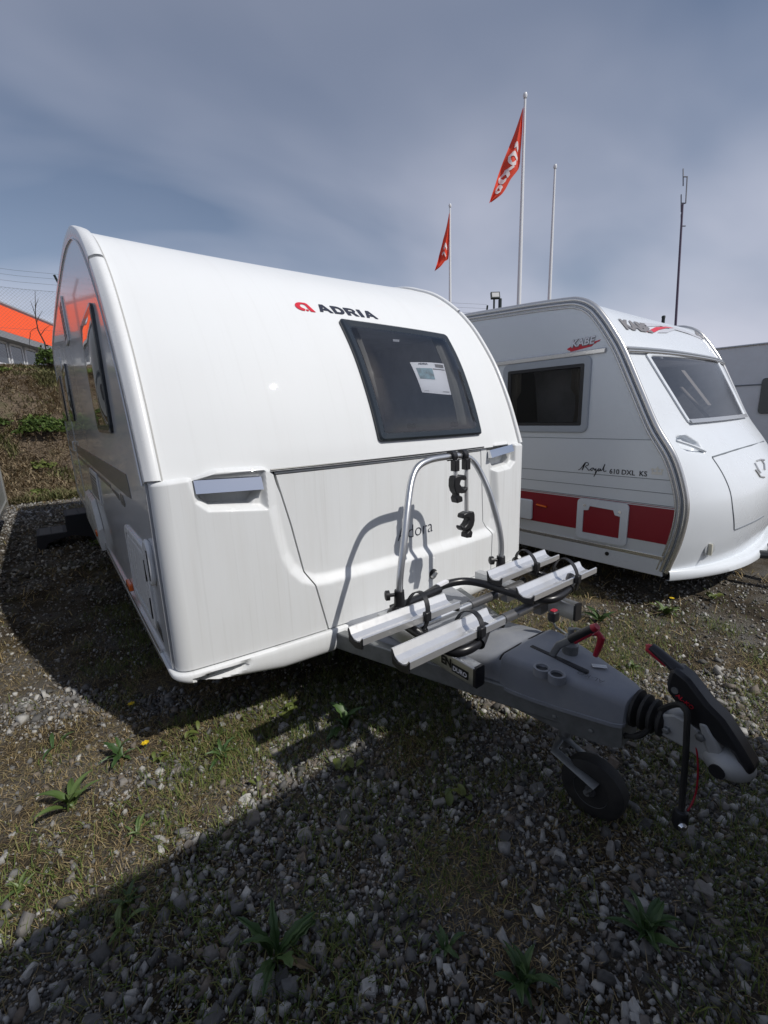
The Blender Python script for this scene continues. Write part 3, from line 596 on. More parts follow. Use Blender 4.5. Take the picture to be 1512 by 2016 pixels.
# hand brake
hb = MB(); pts = [on(px, py, 0, 1.115) for px, py in ((1080,1312),(1090,1285),(1100,1270),(1118,1262),(1128,1256))]; hb.tube(pts, .011, 8, flat=(1.25, .7)); brake = build('hand_brake', hb, STEEL, van)
pts = [on(px, py, 0, 1.115) for px, py in ((1124,1259),(1142,1249),(1160,1241),(1170,1236))]; mb = MB(); mb.tube(pts, [.016,.016,.0155,.014], 12); build('brake_grip', mb, BLACK, brake)
mb = MB(); mb.tube([on(1168,1237,0,1.115), on(1176,1233,0,1.115)], [.0155,.012], 12); build('release_button', mb, REDP, brake)
pts2 = [on(px, py, 0, 1.113) for px, py in ((1132,1264),(1150,1254),(1166,1246))]; mb = MB(); mb.tube(pts2, .008, 8); build('grip_underside', mb, REDP, brake)
# jockey wheel
pj = on(1122, 1282, 0, 1.19)
jx, jy = 1.19, pj[1]
mb = MB(); mb.tube([(jx, jy, .16), (jx, jy, .58)], .024, 16); mb.lathe([(.028,.56),(.030,.575),(.030,.60),(.022,.61),(.022,.635),(.012,.64),(.012,.665)], (jx, jy, 0), (0,0,1), 20); jw = build('jockey_post', mb, STEEL, van)
mb = MB(); mb.tube([on(1165,1247,0,1.19), on(1178,1247,0,1.19), on(1184,1256,0,1.19), on(1180,1272,0,1.19), on(1172,1291,0,1.19)], [.009,.011,.013,.011,.009], 10); build('crank_grip', mb, REDP, jw)
mb = MB(); mb.tube([(jx, jy, .66), (jx, jy-.02, .672), on(1165,1247,0,1.19)], .006, 8); build('crank_rod', mb, STEEL, jw)
wc = (1.13, -1.235, .115)
mb = MB(); mb.lathe([(.05,-.034),(.095,-.036),(.112,-.025),(.115,0),(.112,.025),(.095,.036),(.05,.034)], wc, (1,.12,0), 28); jt_ = build('jockey_wheel', mb, RUBBER, jw)
mb = MB(); mb.lathe([(.0,-.040),(.018,-.040),(.022,-.030),(.055,-.028),(.062,-.036)], wc, (1,.12,0), 20, cap=False); build('rim', mb, mat('dark grey rim', (.06,.062,.066), .5), jt_)
mb = MB()
for s_ in (-1, 1): mb.tube([(jx-.03, jy, .20), (wc[0]+s_*.045, jy-.02, .20), (wc[0]+s_*.045, wc[1]-.03, .16), (wc[0]+s_*.045, wc[1], .115)], .012, 8, flat=(1.4, .45))
mb.lathe([(.012,-.055),(.012,.055)], wc, (1,0,0), 10); build('wheel_fork', mb, STEEL, jw)
# cables
c1 = catmull([on(1215,1440,0,1.15), on(1240,1450,0,1.10), on(1262,1447,0,1.10), on(1278,1432,0,1.11), on(1290,1405,0,1.14), on(1318,1390,0,1.12), on(1340,1388,0,1.10), on(1352,1402,0,1.085), on(1352,1440,0,1.08), on(1349,1500,0,1.08), on(1344,1560,0,1.08), on(1341,1600,0,1.08)], 5)
mb = MB(); mb.tube(c1, .0088, 8); cab = build('electric_cable', mb, RUBBER, van)
pe = on(1340, 1604, 0, 1.08); mb = MB(); mb.lathe([(.010,.02),(.018,.015),(.022,0),(.022,-.03),(.016,-.045),(.004,-.05)], pe, (0,0,1), 16); build('plug', mb, BLACK, cab)
mb = MB(); mb.lathe([(.012,0),(.013,.006),(.006,.012)], (pe[0]-.018, pe[1]-.012, pe[2]-.02), (-.7,-.6,.2), 14); build('plug_ring', mb, CHROME, cab)
c2 = catmull([on(1366,1452,0,1.13), on(1372,1480,0,1.12), on(1374,1520,0,1.12), on(1370,1560,0,1.12), on(1358,1590,0,1.10), on(1346,1604,0,1.09)], 5)
mb = MB(); mb.tube(c2, .0026, 6); build('breakaway_cable', mb, REDP, van)
c3 = catmull([on(1100,1420,0,1.05), on(1150,1440,0,1.07), on(1200,1447,0,1.10), on(1240,1450,0,1.12), on(1280,1436,0,1.15)], 5)
mb = MB(); mb.tube(c3, .006, 6); build('brake_cable', mb, RUBBER, van)
# ================================================================== bicycle rack
rack = thing('bicycle_rack', 'silver and black bicycle rack for two bikes mounted on the drawbar', 'bicycle rack', (1.15, -.7, .5))
for i, (xa, xb, y, dy) in enumerate(((.50,.985,-.64,-.008),(.53,1.008,-.862,0),(1.335,1.83,-.59,.012),(1.27,1.782,-.81,0))):
    sec = [(-.046,-.016),(-.046,.004),(-.040,.006),(-.030,-.006),(-.012,-.014),(.008,-.014),(.026,-.006),(.038,.012),(.044,.012),(.044,.009),(.040,.008),(.029,-.010),(.010,-.0175),(-.012,-.0175),(-.030,-.0125),(-.0425,-.0125),(-.0425,-.016)]
    sec = [(-a, b) for a, b in sec]    # the low wall faces the drawbar tip
    sec = [(-a, b) for a, b in sec]
    rows = [[(x, y+dy*(x-xa)/(xb-xa)*1.0+a*1.08, .70+b*1.25) for a, b in sec] for x in (xa, xb)]
    mb = MB(); n = len(sec); mb.add(rows[0]+rows[1], [tuple(range(n)), tuple(range(n, 2*n))[::-1]]+[(k, (k+1) % n, n+(k+1) % n, n+k) for k in range(n)]); tr = build('wheel_tray', mb, ALUW, rack, angle=25, recalc=True)
    for x, s_ in ((xa, -1), (xb, 1)):
        mb = MB(); mb.prism([(y+dy*(x > xa)+a*1.08, .70+b*1.25) for a, b in ((-.045,.004),(-.030,-.012),(.010,-.020),(.030,-.012),(.040,.010),(.036,-.03),(.0,-.038),(-.040,-.03))], 0, x-.004, x+.004); build('end_cap', mb, BLACK, tr, recalc=True)
# straps
for i, (x, y) in enumerate(((.80,-.635),(.865,-.855),(1.60,-.583),(1.59,-.808))):
    hh = (.085, .06, .085, .095)[i]; tilt = (.02, .02, -.02, -.01)[i]
    pts = [(x+tilt*math.sin(a), y+.062*math.cos(a), .69+hh*math.sin(a)) for a in np.linspace(-.5, PI+.5, 17)]
    mb = MB(); g = []
    for k, p in enumerate(pts):
        a = np.linspace(-.5, PI+.5, 17)[k]; n_ = Vector((0, math.cos(a), math.sin(a)))
        g.append([tuple(Vector(p)+Vector((-.011, 0, 0))), tuple(Vector(p)+Vector((.011, 0, 0))), tuple(Vector(p)+n_*.004+Vector((.011, 0, 0))), tuple(Vector(p)+n_*.004+Vector((-.011, 0, 0))), tuple(Vector(p)+Vector((-.011, 0, 0)))])
    mb.grid(g); st = build('wheel_strap', mb, BLACK, rack, angle=30)
    mb = MB(); mb.box((x, y-.062, .70), (.03, .022, .04)); build('strap_buckle', mb, BLACK, st, bev=.004)
# square beams along the drawbar, with end plugs
beams = []
for xc, y0, y1, zc in ((.865, -.30, -.905, .515), (1.575, -.28, -.885, .545)):
    mb = MB(); mb.prism(rrect(.05, .082, .007, 3, xc, zc), 1, y1, y0); b_ = build('rack_beam', mb, ALU, rack, recalc=True); beams.append((b_, xc, zc))
    mb = MB(); mb.prism(rrect(.051, .083, .009, 3, xc, zc), 1, y1-.008, y1+.004); build('beam_plug', mb, BLACK, b_, recalc=True)
    for yy in (y1+.12, y1+.30):
        mb = MB(); mb.bb((xc-.012, yy-.012, zc+.04), (xc+.012, yy+.012, zc+.075)); mb.lathe([(.011,.07),(.014,.08),(.008,.086)], (xc, yy, zc), (0,0,1), 10); build('clamp_screw', mb, BLACK, b_)
b_, xc, zc = beams[0]; xf = xc-.0262
lettering('beam_lettering', 'EN', lambda a, b: (xf-.0006, -.735-a, zc-.010+b), INK, b_, .055, 1.1, .045)
mb = MB(); mb.bb((xf-.0006, -.878, zc-.022), (xf, -.793, zc+.012)); build('beam_label', mb, INK, b_, smooth=False)
lettering('beam_lettering', 'DURO', lambda a, b: (xf-.0012, -.800-a, zc-.014+b), PAPER, b_, .072, 1.0, .03)
# cross tubes
for ya, (xa, xb), r in ((-.585, (.83, 1.56), .0175), (-.775, (.90, 1.56), .0185)):
    zt = .598
    mb = MB(); mb.tube([(xa, ya, zt), (1.20, ya, zt)], r, 16); t_ = build('cross_tube', mb, ALU, rack)
    mb = MB(); mb.tube([(1.17, ya, zt), (xb, ya, zt)], r+.004, 16); mb.box((1.45, ya, zt-.03), (.06, .04, .05)); build('outer_tube', mb, mat('grey tube %d' % int(-ya*100), (0.17, 0.17, 0.175), 0.35, metal=0.6), rack)
# black U frames carrying the trays
fr1 = catmull([(1.10,-.455,.655),(.95,-.47,.655),(.80,-.49,.655),(.755,-.53,.655),(.75,-.62,.652),(.745,-.78,.648),(.755,-.875,.645),(.80,-.905,.648),(.87,-.90,.652),(.935,-.872,.66)], 5)
fr2 = catmull([(1.02,-.46,.655),(1.15,-.43,.655),(1.27,-.455,.652),(1.33,-.54,.645),(1.345,-.66,.64),(1.36,-.76,.64),(1.40,-.835,.64),(1.47,-.855,.645),(1.56,-.845,.655),(1.63,-.82,.665)], 5)
fr3 = catmull([(1.70,-.44,.66),(1.66,-.50,.655),(1.63,-.60,.65),(1.62,-.72,.65),(1.63,-.82,.66)], 5)
for fr in (fr1, fr2, fr3):
    mb = MB(); mb.tube(fr, .0195, 12); build('carrier_tube', mb, BLACKT, rack)
for a, b in (((.86,-.905,.65),(.95,-.862,.668)), ((1.55,-.845,.655),(1.65,-.80,.672))):
    mb = MB(); mb.tube([a, b], [.027, .025], 12); build('tube_clamp', mb, BLACK, rack)
mb = MB(); mb.box((1.135, -.44, .672), (.075, .022, .012), Matrix.Rotation(.15, 3, 'Z')); build('tube_sticker', mb, PAPER, rack)
for x in (.82, 1.497):
    mb = MB(); mb.tube([(x, -.5, .645), (x, -.5, .745)], [.026, .0215], 12); mb.box((x, -.5, .655), (.06, .07, .035)); mb.tube([(x, -.5, .665), (x+(.09 if x > 1.1 else -.02), -.52, .655)], .02, 10); sk_ = build('arch_socket', mb, BLACK, rack, bev=.003)
    mb = MB(); mb.lathe([(.008,0),(.008,.02),(.022,.022),(.022,.038),(.016,.042)], (x-.02, -.492, .725), (-1,.5,0), 12); build('clamp_knob', mb, BLACK, sk_)
# arch
arch = catmull([(.82,-.50,.70),(.824,-.50,.78),(.838,-.494,.84),(.872,-.475,.93),(.932,-.432,1.07),(.992,-.392,1.18),(1.045,-.375,1.238),(1.12,-.368,1.262),(1.22,-.366,1.268),(1.34,-.366,1.266),(1.415,-.370,1.238),(1.458,-.39,1.17),(1.478,-.432,1.07),(1.492,-.475,.93),(1.497,-.494,.84),(1.497,-.50,.78),(1.497,-.50,.70)], 5)
mb = MB(); mb.tube(arch, .0155, 14); build('arch', mb, ALU, rack)
AY = -.366; AZ = 1.268
for x, lng, jz in ((1.275, .12, 1.128), (1.352, .32, .935)):
    mb = MB(); ang = np.linspace(-.9, PI+.6, 14); g = []
    for a in ang:
        c_, s_ = math.cos(a), math.sin(a); g.append([(x-.014, AY+.018*c_, AZ+.018*s_), (x+.014, AY+.018*c_, AZ+.018*s_), (x+.014, AY+.030*c_, AZ+.030*s_), (x-.014, AY+.030*c_, AZ+.030*s_), (x-.014, AY+.018*c_, AZ+.018*s_)])
    mb.grid(g); mb.box((x, AY-.022, AZ-.042), (.03, .034, .055)); hk = build('frame_holder_hook', mb, BLACK, rack, bev=.003)
    zb_ = jz+.03
    mb = MB(); mb.tube([(x, AY-.022, AZ-.05), (x, AY-.026, zb_)], .0115, 12); build('holder_arm', mb, ALUW, hk)
    # jaw: two toothed claws and a knob below, seen from its side
    sgn = 1 if x < 1.3 else -1
    U = [(-.035,.028),(-.028,.044),(.015,.047),(.045,.042),(.052,.026),(.040,.018),(.028,.026),(.010,.022),(.004,.008),(.020,-.008),(.036,-.018),(.058,-.010),(.060,-.022),(.046,-.036),(.018,-.036),(.0,-.030),(.002,-.042),(.022,-.05),(.024,-.072),(-.014,-.076),(-.022,-.052),(-.010,-.040),(-.028,-.022),(-.036,.0)]
    Lj = [(a*sgn*1.0, b*1.12) for a, b in U]; Lj = Lj if sgn > 0 else Lj[::-1]
    mb = MB(); mb.prism([(x+.004+a, jz+b) for a, b in Lj], 1, AY-.05, AY-.006); build('frame_jaw', mb, BLACK, hk, bev=.005, recalc=True)
# red capped lever of the rack
pk = on(1090, 1210, 1, -.93)
mb = MB(); mb.tube([(pk[0], pk[1], pk[2]-.03), (pk[0]+.005, pk[1]-.01, pk[2]-.055), (pk[0]+.03, pk[1]-.06, pk[2]-.085), (pk[0]+.03, pk[1]-.10, pk[2]-.105)], .0045, 8); lv = build('folding_lever', mb, STEEL, rack)
mb = MB(); mb.prism(rrect(.044, .034, .01, 4, pk[0], pk[1]), 2, pk[2]-.028, pk[2]+.018); kb_ = build('lever_knob', mb, BLACK, lv, bev=.006, recalc=True)
mb = MB(); mb.prism(rrect(.032, .022, .008, 4, pk[0], pk[1]), 2, pk[2]+.017, pk[2]+.0215); build('knob_cap', mb, REDP, kb_, bev=.001, recalc=True)
# ================================================================== second caravan (pale, red stripe)
KO = np.array([3.16, -.657, 0.0]); KR = math.radians(2.3); KW = 2.36
KM = (np.array([[math.cos(KR), math.sin(KR), 0], [-math.sin(KR), math.cos(KR), 0], [0, 0, 1]]), KO)
kab = thing('touring_caravan', 'pale grey caravan with a dark red side stripe, right of the white one', 'caravan', tuple(KO), KR, world_space=False)
def kside(px, py):
    d = KM[0] @ ray(px, py); c = KM[0] @ (CAM-KO); t = -c[0]/d[0]; p = c+d*t; return (float(p[1]), float(p[2]))
KE = [(-.012,.28),(-.070,.516),(-.092,.741),(-.062,.915),(.016,1.12),(.147,1.328),(.269,1.577),(.41,1.87),(.49,2.003),(.572,2.121),(.655,2.215),(.76,2.275),(.90,2.300),(1.4,2.335),(2.4,2.38),(4.5,2.40),(5.7,2.37),(6.0,2.30),(6.12,2.1),(6.2,1.2),(6.15,.28)]
KC = [(-.27,.28),(-.33,.516),(-.35,.741),(-.30,.915),(-.17,1.12),(-.02,1.328),(.13,1.577),(.31,1.87),(.41,2.003),(.52,2.121),(.635,2.205),(.75,2.262),(.90,2.290),(1.4,2.325),(2.4,2.37),(4.5,2.39),(5.7,2.36),(6.0,2.29),(6.13,2.1),(6.21,1.2),(6.16,.28)]
def kw(x):
    u = min(1, abs(x-KW/2)/(KW/2)); return 1-u**2.6
K = Surf(KE, KC, KW, kw, 16); khit = lambda x, y: K.hit(x, y, KM)
KQ = [khit(1272,699), khit(1411,711), khit(1466,821), khit(1356,833)]
print('KQ', KQ)
def inq(q, x, z): return sdpoly(np.array([x]), np.array([z]), [tuple(p) for p in q])[0] < 0
xs = np.concatenate([np.linspace(.03, .5, 60), np.linspace(.5, KW-.3, 90)[1:], np.linspace(KW-.3, KW-.03, 24)[1:]])
hq = [khit(1330,860), khit(1350,856), khit(1376,872), khit(1389,893), khit(1360,892), khit(1338,880)]
hatq = [khit(1402,899), khit(1503,870), khit(1503,1020), khit(1446,1042), khit(1440,985), khit(1425,940)]
P = []
for i in range(K.n):
    row = []
    for x in xs:
        p = K.pt(x, i)
        if p[1] < .6 and p[2] < 2.0:
            d = float(sstep(0, .02, -sdpoly(np.array([x]), np.array([p[2]]), hq))[0])*.05
            p = p+np.array([0, d, 0])
        row.append(p)
    P.append(row)
kp = lambda i, j: not (P[i][j][1] < .8 and inq([bil(KQ,.03,.03), bil(KQ,.97,.03), bil(KQ,.97,.97), bil(KQ,.03,.97)], (P[i][j][0]+P[i][j+1][0])/2, (P[i][j][2]+P[i+1][j][2])/2))
mb = MB(); mb.grid(P, kp); build('front_and_roof_skin', mb, KWHITE, kab, angle=60)
# side walls with a window opening on the near side
prof = [(float(a), float(b)) for a, b in K.E[::4]]; wy0, wy1, wz0, wz1 = .69, 1.37, 1.345, 1.80
outer = [(p[0], p[1]) for p in prof]
hole = [(wy0, wz0), (wy1, wz0), (wy1, wz1), (wy0, wz1)]
mb = MB(); mb.tess([outer, hole], lambda a, b: (0.0, a, b)); build('side_wall', mb, KSIDE, kab, smooth=False)
mb = MB(); mb.tess([outer], lambda a, b: (KW, a, b)); build('side_wall', mb, KSIDE, kab, smooth=False)
# window
cy, cz = (wy0+wy1)/2, (wz0+wz1)/2
mb = MB(); rings = []
for w_, h_, r, x in ((.80,.585,.05,0),(.80,.585,.05,-.012),(.785,.57,.045,-.016),(.70,.475,.015,-.014),(.69,.465,.012,.004)): rings.append([(x, a, b) for a, b in rrect(w_, h_, r, 5, cy, cz)])
for a, b in zip(rings, rings[1:]): mb.grid([[*a, a[0]], [*b, b[0]]])
kwin = build('side_window', mb, mat('grey window frame', (0.40, 0.43, 0.46), 0.35), kab, recalc=True)
mb = MB(); rings = []
for w_, h_, x in ((.70,.475,-.012),(.64,.425,-.014),(.63,.415,-.004)): rings.append([(x, a, b) for a, b in rrect(w_, h_, .012, 4, cy, cz)])
for a, b in zip(rings, rings[1:]): mb.grid([[*a, a[0]], [*b, b[0]]])
build('seal', mb, BLACK, kwin, recalc=True)
mb = MB(); mb.add([(-.008, wy0+.01, wz0+.01), (-.008, wy1-.01, wz0+.01), (-.008, wy1-.01, wz1-.01), (-.008, wy0+.01, wz1-.01)], [(0,3,2,1)]); build('pane', mb, glassmat('side acrylic', (0.42, 0.42, 0.42), 1.35), kwin, smooth=False)
mb = MB(); x1 = 1.2; a0, a1, b0, b1 = .64, 1.75, 1.1, 1.95
mb.add([(.02,a0,b0),(.02,a1,b0),(.02,a1,b1),(.02,a0,b1),(x1,a0,b0),(x1,a1,b0),(x1,a1,b1),(x1,a0,b1)], [(4,5,6,7),(0,1,5,4),(1,2,6,5),(2,3,7,6),(3,0,4,7)]); kin = build('interior', mb, mat('dark interior', (0.07, 0.06, 0.05), 0.7), kab, smooth=False)
for ya, yb, full in ((.70, .80, 1), (1.27, 1.36, 1)):
    mb = MB(); g = []
    for z in np.linspace(1.34, 1.80, 9):
        k = (z-1.34)/.46; w_ = (yb-ya)*(1.0 if k > .6 else .55+.75*(k-.3)**2*(1 if k > .3 else 2.5)); y0_ = ya if ya < 1 else yb-w_
        g.append([(.03+.012*math.sin(q*1.7), y0_+w_*q/14, z) for q in range(15)])
    mb.grid(g); build('curtain', mb, mat('beige curtain', (0.42, 0.38, 0.31), 0.9), kin, angle=80)
mb = MB(); mb.bb((.9, .62, 1.2), (1.15, .95, 1.9)); mb.bb((.95, 1.05, 1.3), (1.18, 1.5, 1.62)); build('cupboard', mb, INTWOOD, kin, bev=.01)
# edge trim along the profile: three tubes like the photographed keder mouldings
kn = []
for i in range(K.n):
    t = K.E[min(i+1, K.n-1)]-K.E[max(i-1, 0)]; t = t/np.linalg.norm(t); kn.append(np.array([-t[1], t[0]]))
for x, o, r, m in ((.016, .002, .022, KTRIM), (-.002, -.030, .012, KTRIM), (-.002, -.056, .008, KTRIM), (-.006, -.0185, .004, LINE)):
    for xx in ((x,) if m is LINE else (x, KW-x)):
        mb = MB(); mb.tube([(xx, K.E[i][0]+kn[i][0]*o, K.E[i][1]+kn[i][1]*o) for i in range(0, 14*16, 2)], r, 10); build('edge_trim', mb, m, kab, angle=70)
# flat details on the near side : outlines in (y, z)
def kflat(name, polys, m, x0=-.0045, x1=.0, bev=0, par=kab):
    mb = MB()
    for pl in polys: mb.prism(pl, 0, x0, x1)
    return build(name, mb, m, par, bev=bev, smooth=False, recalc=True)
ey = lambda z: float(np.interp(z, K.E[:200, 1], K.E[:200, 0]))+.05
kflat('red_stripe', [[(ey(.495), .492), (ey(.62), .62), (ey(.75), .752), (6.1, .752), (6.1, .492)]], KRED, -.003)
for z in (.762, .772): kflat('pin_stripe', [[(ey(z), z-.002), (ey(z), z+.002), (6.1, z+.002), (6.1, z-.002)]], KRED if z < .77 else LINE, -.0025)
for z in (1.235, .957, .862): kflat('panel_groove', [[(ey(z), z-.002), (ey(z), z+.002), (6.1, z+.002), (6.1, z-.002)]], LINE, -.0015)
kflat('smooth_band', [[(ey(1.0), .962), (ey(1.23), 1.231), (6.1, 1.231), (6.1, .962)]], KSMOOTH, -.001)
kflat('awning_rail', [[(.53, 1.868), (.525, 1.905), (6.0, 1.905), (6.0, 1.868)]], KTRIM, -.018, 0, .006)
kflat('bottom_rail', [[(ey(.39), .372), (ey(.41), .402), (6.1, .402), (6.1, .372)]], KTRIM, -.012, 0, .004)
kflat('skirt', [[(.0, .245), (.02, .372), (6.1, .372), (6.1, .245)]], KWHITE, -.008, .02, .006)
mb = MB(); mb.lathe([(.016,0),(.016,.004)], (-.009, .403, .334), (-1,0,0), 16); build('skirt_hole', mb, BLACK, kab)
# battery flap frame with red flap inside
mb = MB(); o_ = rrect(.40, .335, .035, 5, .467, .588); i_ = [(.325,.475),(.325,.648),(.365,.655),(.38,.692),(.565,.70),(.575,.665),(.615,.66),(.615,.475)]
mb.tess([o_, i_], lambda a, b: (-.016, a, b)); n0 = len(o_)
for L in (o_, i_): mb.grid([[(-.016, *p) for p in L+[L[0]]], [(-.002, *p) for p in L+[L[0]]]])
fl = build('locker_flap_frame', mb, KWHITE, kab, smooth=False)
for yy, zz_ in ((.605, .70), (.33, .685)):
    mb = MB(); mb.lathe([(.011,0),(.011,.003)], (-.016, yy, zz_), (-1,0,0), 14); build('flap_lock', mb, KTRIM, fl)
kflat('locker_flap', [i_], KRED, -.008, -.001, .002, fl)
mb = MB(); mb.tube([(-.012, 1.04, .647), (-.012, .945, .637)], .016, 10, flat=(1, .6)); build('side_marker', mb, AMBER, kab)
mb = MB(); mb.prism(rrect(.22, .185, .02, 4, 1.19, .592), 0, -.03, .0); build('socket_box', mb, KWHITE, kab, bev=.01, recalc=True)
# lettering on the side
g0 = kside(1115, 689); g1 = kside(1178, 676)
kmap = lambda y0, z0, sl=0.0, x=-.004: (lambda a, b: (x, y0-a, z0+b+sl*a))
kflat('logo_wing', [[(.840,1.932),(.80,1.948),(.60,1.962),(.575,1.968),(.585,1.956),(.60,1.954),(.612,1.945),(.625,1.941),(.64,1.928),(.805,1.908),(.815,1.918),(.825,1.920)]], REDINK, -.003)
lettering('logo_lettering', 'KABE', kmap(.800, 1.940, .045, -.0070), PAPER, kab, .185, .95, .02, .15)
lettering('logo_shadow', 'KABE', kmap(.803, 1.938, .045, -.0050), GREYINK, kab, .19, .97, .07, .15)
r0 = kside(1200, 932); r1 = kside(1274, 937); HH = r0[1]
lettering('model_lettering', '610 DXL  KS', kmap(r0[0], HH, -.0, -.004), INK, kab, r0[0]-r1[0], 1.05, .012)
# script word drawn as one pen stroke
scr = [(0,.0),(.02,.012),(.045,.05),(.06,.068),(.05,.04),(.035,.0),(.05,.055),(.075,.068),(.085,.05),(.06,.035),(.075,.02),(.09,.004),(.105,.012),(.115,.026),(.108,.010),(.118,.002),(.128,.016),(.122,.026),(.135,.022),(.142,.006),(.152,.024),(.148,-.02),(.138,-.045),(.150,-.02),(.165,.012),(.178,.026),(.170,.010),(.178,.003),(.190,.024),(.192,.006),(.205,.02),(.222,.062),(.214,.03),(.218,.004),(.238,.01)]
s0 = kside(1139, 925)
mb = MB(); mb.tube([(-.004, s0[0]-.94*p[0], s0[1]+p[1]*.95) for p in catmull(scr, 4)], .0026, 5); build('model_script', mb, INK, kab)
c0 = kside(1294, 929)
crown = [(-.042,-.022),(-.04,.004),(-.05,.022),(-.034,.028),(-.018,.02),(-.006,.034),(0,.046),(.006,.034),(.018,.02),(.034,.028),(.05,.022),(.04,.004),(.042,-.022)]
mb = MB(); mb.tess([crown, [(-.03,.0),(-.03,.016),(-.006,.014),(-.006,0)], [(.006,0),(.006,.014),(.03,.016),(.03,0)]], lambda a, b: (-.004, c0[0]-a*.85, c0[1]+b*.9)); build('crown_emblem', mb, SILVINK, kab, smooth=False)
# ---- front
mb = MB(); rings = []
for m_, off in ((-.012,.002),(-.01,.012),(.0,.014),(.012,.011),(.022,.004)):
    rings.append([K.P(*bil(KQ, .5+a*(1-2*m_), .5-b*(1-2*m_)), off) for a, b in dens(rrect(1, 1, .03, 4))])
for a, b in zip(rings, rings[1:]): mb.grid([[*a, a[0]], [*b, b[0]]])
kf = build('front_window', mb, KWHITE, kab, recalc=True)
mb = MB(); mb.grid([[K.P(*bil(KQ, u, v), .004+.012*math.sin(PI*u)**.5*math.sin(PI*v)**.5) for u in np.linspace(.02, .98, 16)] for v in np.linspace(.98, .02, 16)]); build('pane', mb, GLASSK, kf, angle=80)
mb = MB(); mb.grid([[K.P(*bil(KQ, u, v), .022) for u in np.linspace(.0, 1, 12)] for v in (.965, 1.0, 1.02)]); build('sill', mb, KTRIM, kf)
kq = lambda u, v: K.P(*bil(KQ, u, v), -.03)
mb = room([kq(.01,.01), kq(.99,.01), kq(.99,.99), kq(.01,.99)], 1.3); build('front_interior', mb, INTERIOR, kab, smooth=False)
for u0, u1, v0, v1, w_ in ((.36,.50,.15,.72,.09),(.20,.36,.42,.9,.12)):
    mb = MB(); a = K.P(*bil(KQ, u0, v0), -.05); b = K.P(*bil(KQ, u1-.02, v1), -.05); mb.add([a, a+np.array([w_,0,0]), b+np.array([w_,0,0]), b], [(0,1,2,3)]); build('price_slip', mb, mat('dim paper', (0.5, 0.47, 0.43), 0.7), kf, smooth=False)
g0 = khit(1226, 683); g1 = khit(1436, 708)
for o, dz, r, m in ((.012,.012,.012,KTRIM),(.016,-.014,.011,KTRIM),(.022,-.001,.005,LINE)):
    mb = MB(); mb.tube([K.P(x, 1.872+dz, o) for x in np.linspace(.03, KW-.03, 40)], r, 8); build('front_gutter', mb, m, kab)
# lettering on the brow
k0 = khit(1217, 634); k1 = khit(1270, 650)
lettering('brow_lettering', 'KABE', lambda a, b: tuple(K.P(k0[0]+.03+a, 2.045+b, .007)), GREYINK, kab, .42, .62, .06)
def brow(name, pts, m):
    mb = MB(); mb.tess([[khit(*p) for p in pts]], lambda a, b: tuple(K.P(a, b, .006))); return build(name, mb, m, kab, smooth=False)
brow('brow_swoosh', [(1271,654),(1290,645),(1310,644),(1326,647),(1310,647),(1297,650),(1288,655)], REDINK)
brow('brow_swoosh', [(1266,636),(1310,641),(1345,650),(1375,662),(1384,670),(1352,657),(1328,650),(1312,656),(1294,656),(1300,651),(1318,648),(1300,643),(1272,644)], PALEINK)
c_ = [khit(*p) for p in ((1366,650),(1372,653),(1376,660),(1386,662),(1385,669),(1378,664),(1370,661))]
mb = MB(); mb.tess([c_], lambda a, b: tuple(K.P(a, b, .006))); build('brow_emblem', mb, GREYINK, kab, smooth=False)
# grab handle across the oval recess
mb = MB(); pa, pb2 = [K.P(*khit(*q), -.002) for q in ((1331,867),(1388,888))]; pm_ = (pa+pb2)/2+np.array([0,-.012,0])
mb.tube([tuple(p) for p in catmull([pa, pm_, pb2], 6)], .015, 10, flat=(1, .7)); build('grab_handle', mb, KWHITE, kab)
# hatch joint, lamp, bumper, raised emblem
mb = MB(); mb.tube([K.P(*khit(*q), .001) for q in ((1402,900),(1425,893),(1450,885),(1478,877),(1503,869))], .006, 6); build('hatch_joint', mb, LINE, kab)
mb = MB(); mb.tube([K.P(*p, .001) for p in catmull([khit(*q) for q in ((1402,901),(1418,925),(1434,958),(1442,1000),(1445,1042))], 4)], .004, 6); build('hatch_joint', mb, LINE, kab)
mb = MB(); mb.tube([K.P(*p, .001) for p in catmull([khit(*q) for q in ((1446,1043),(1475,1031),(1503,1016))], 4)], .005, 6); build('hatch_joint', mb, LINE, kab)
for pts in (((1485,912),(1492,926),(1496,932)),((1486,925),(1495,938),(1503,940)),((1498,906),(1503,914),(1504,925)),((1489,908),(1497,905),(1503,906))):
    mb = MB(); mb.tube([K.P(*khit(*q), .004) for q in pts], .008, 6); build('hatch_emblem', mb, KTRIM, kab)
lq = khit(1396, 1080); mb = MB(); p = K.P(*lq, .0)
mb.lathe([(.055,.0),(.05,-.008),(.02,-.012)], tuple(p), (.4,1,0), 20); lamp = build('front_lamp_recess', mb, mat('grey recess', (0.42, 0.44, 0.45), 0.4), kab)
mb = MB(); mb.box((p[0]-.022, p[1]-.012, p[2]+.0), (.012, .03, .09)); build('lamp_lens', mb, LAMPGLASS, lamp, bev=.006)
mb = MB(); g = []
for z, o in ((.30,.0),(.30,.045),(.292,.07),(.265,.085),(.235,.085),(.225,.07),(.225,.0)):
    g.append([tuple(K.P(x, .30, 0)+np.array([0, -o*(.35+.65*kw(x)), z-.30])) for x in np.linspace(.0, KW, 60)])
mb.grid(g); build('front_skirt', mb, KWHITE, kab, angle=50, recalc=True)
for x in (.18, KW-.18):
    mb = MB(); mb.lathe([(.2,-.09),(.29,-.095),(.33,-.07),(.335,0),(.33,.07),(.29,.095),(.2,.09)], (x, 3.3, .335), (1,0,0), 28); build('wheel', mb, RUBBER, kab)
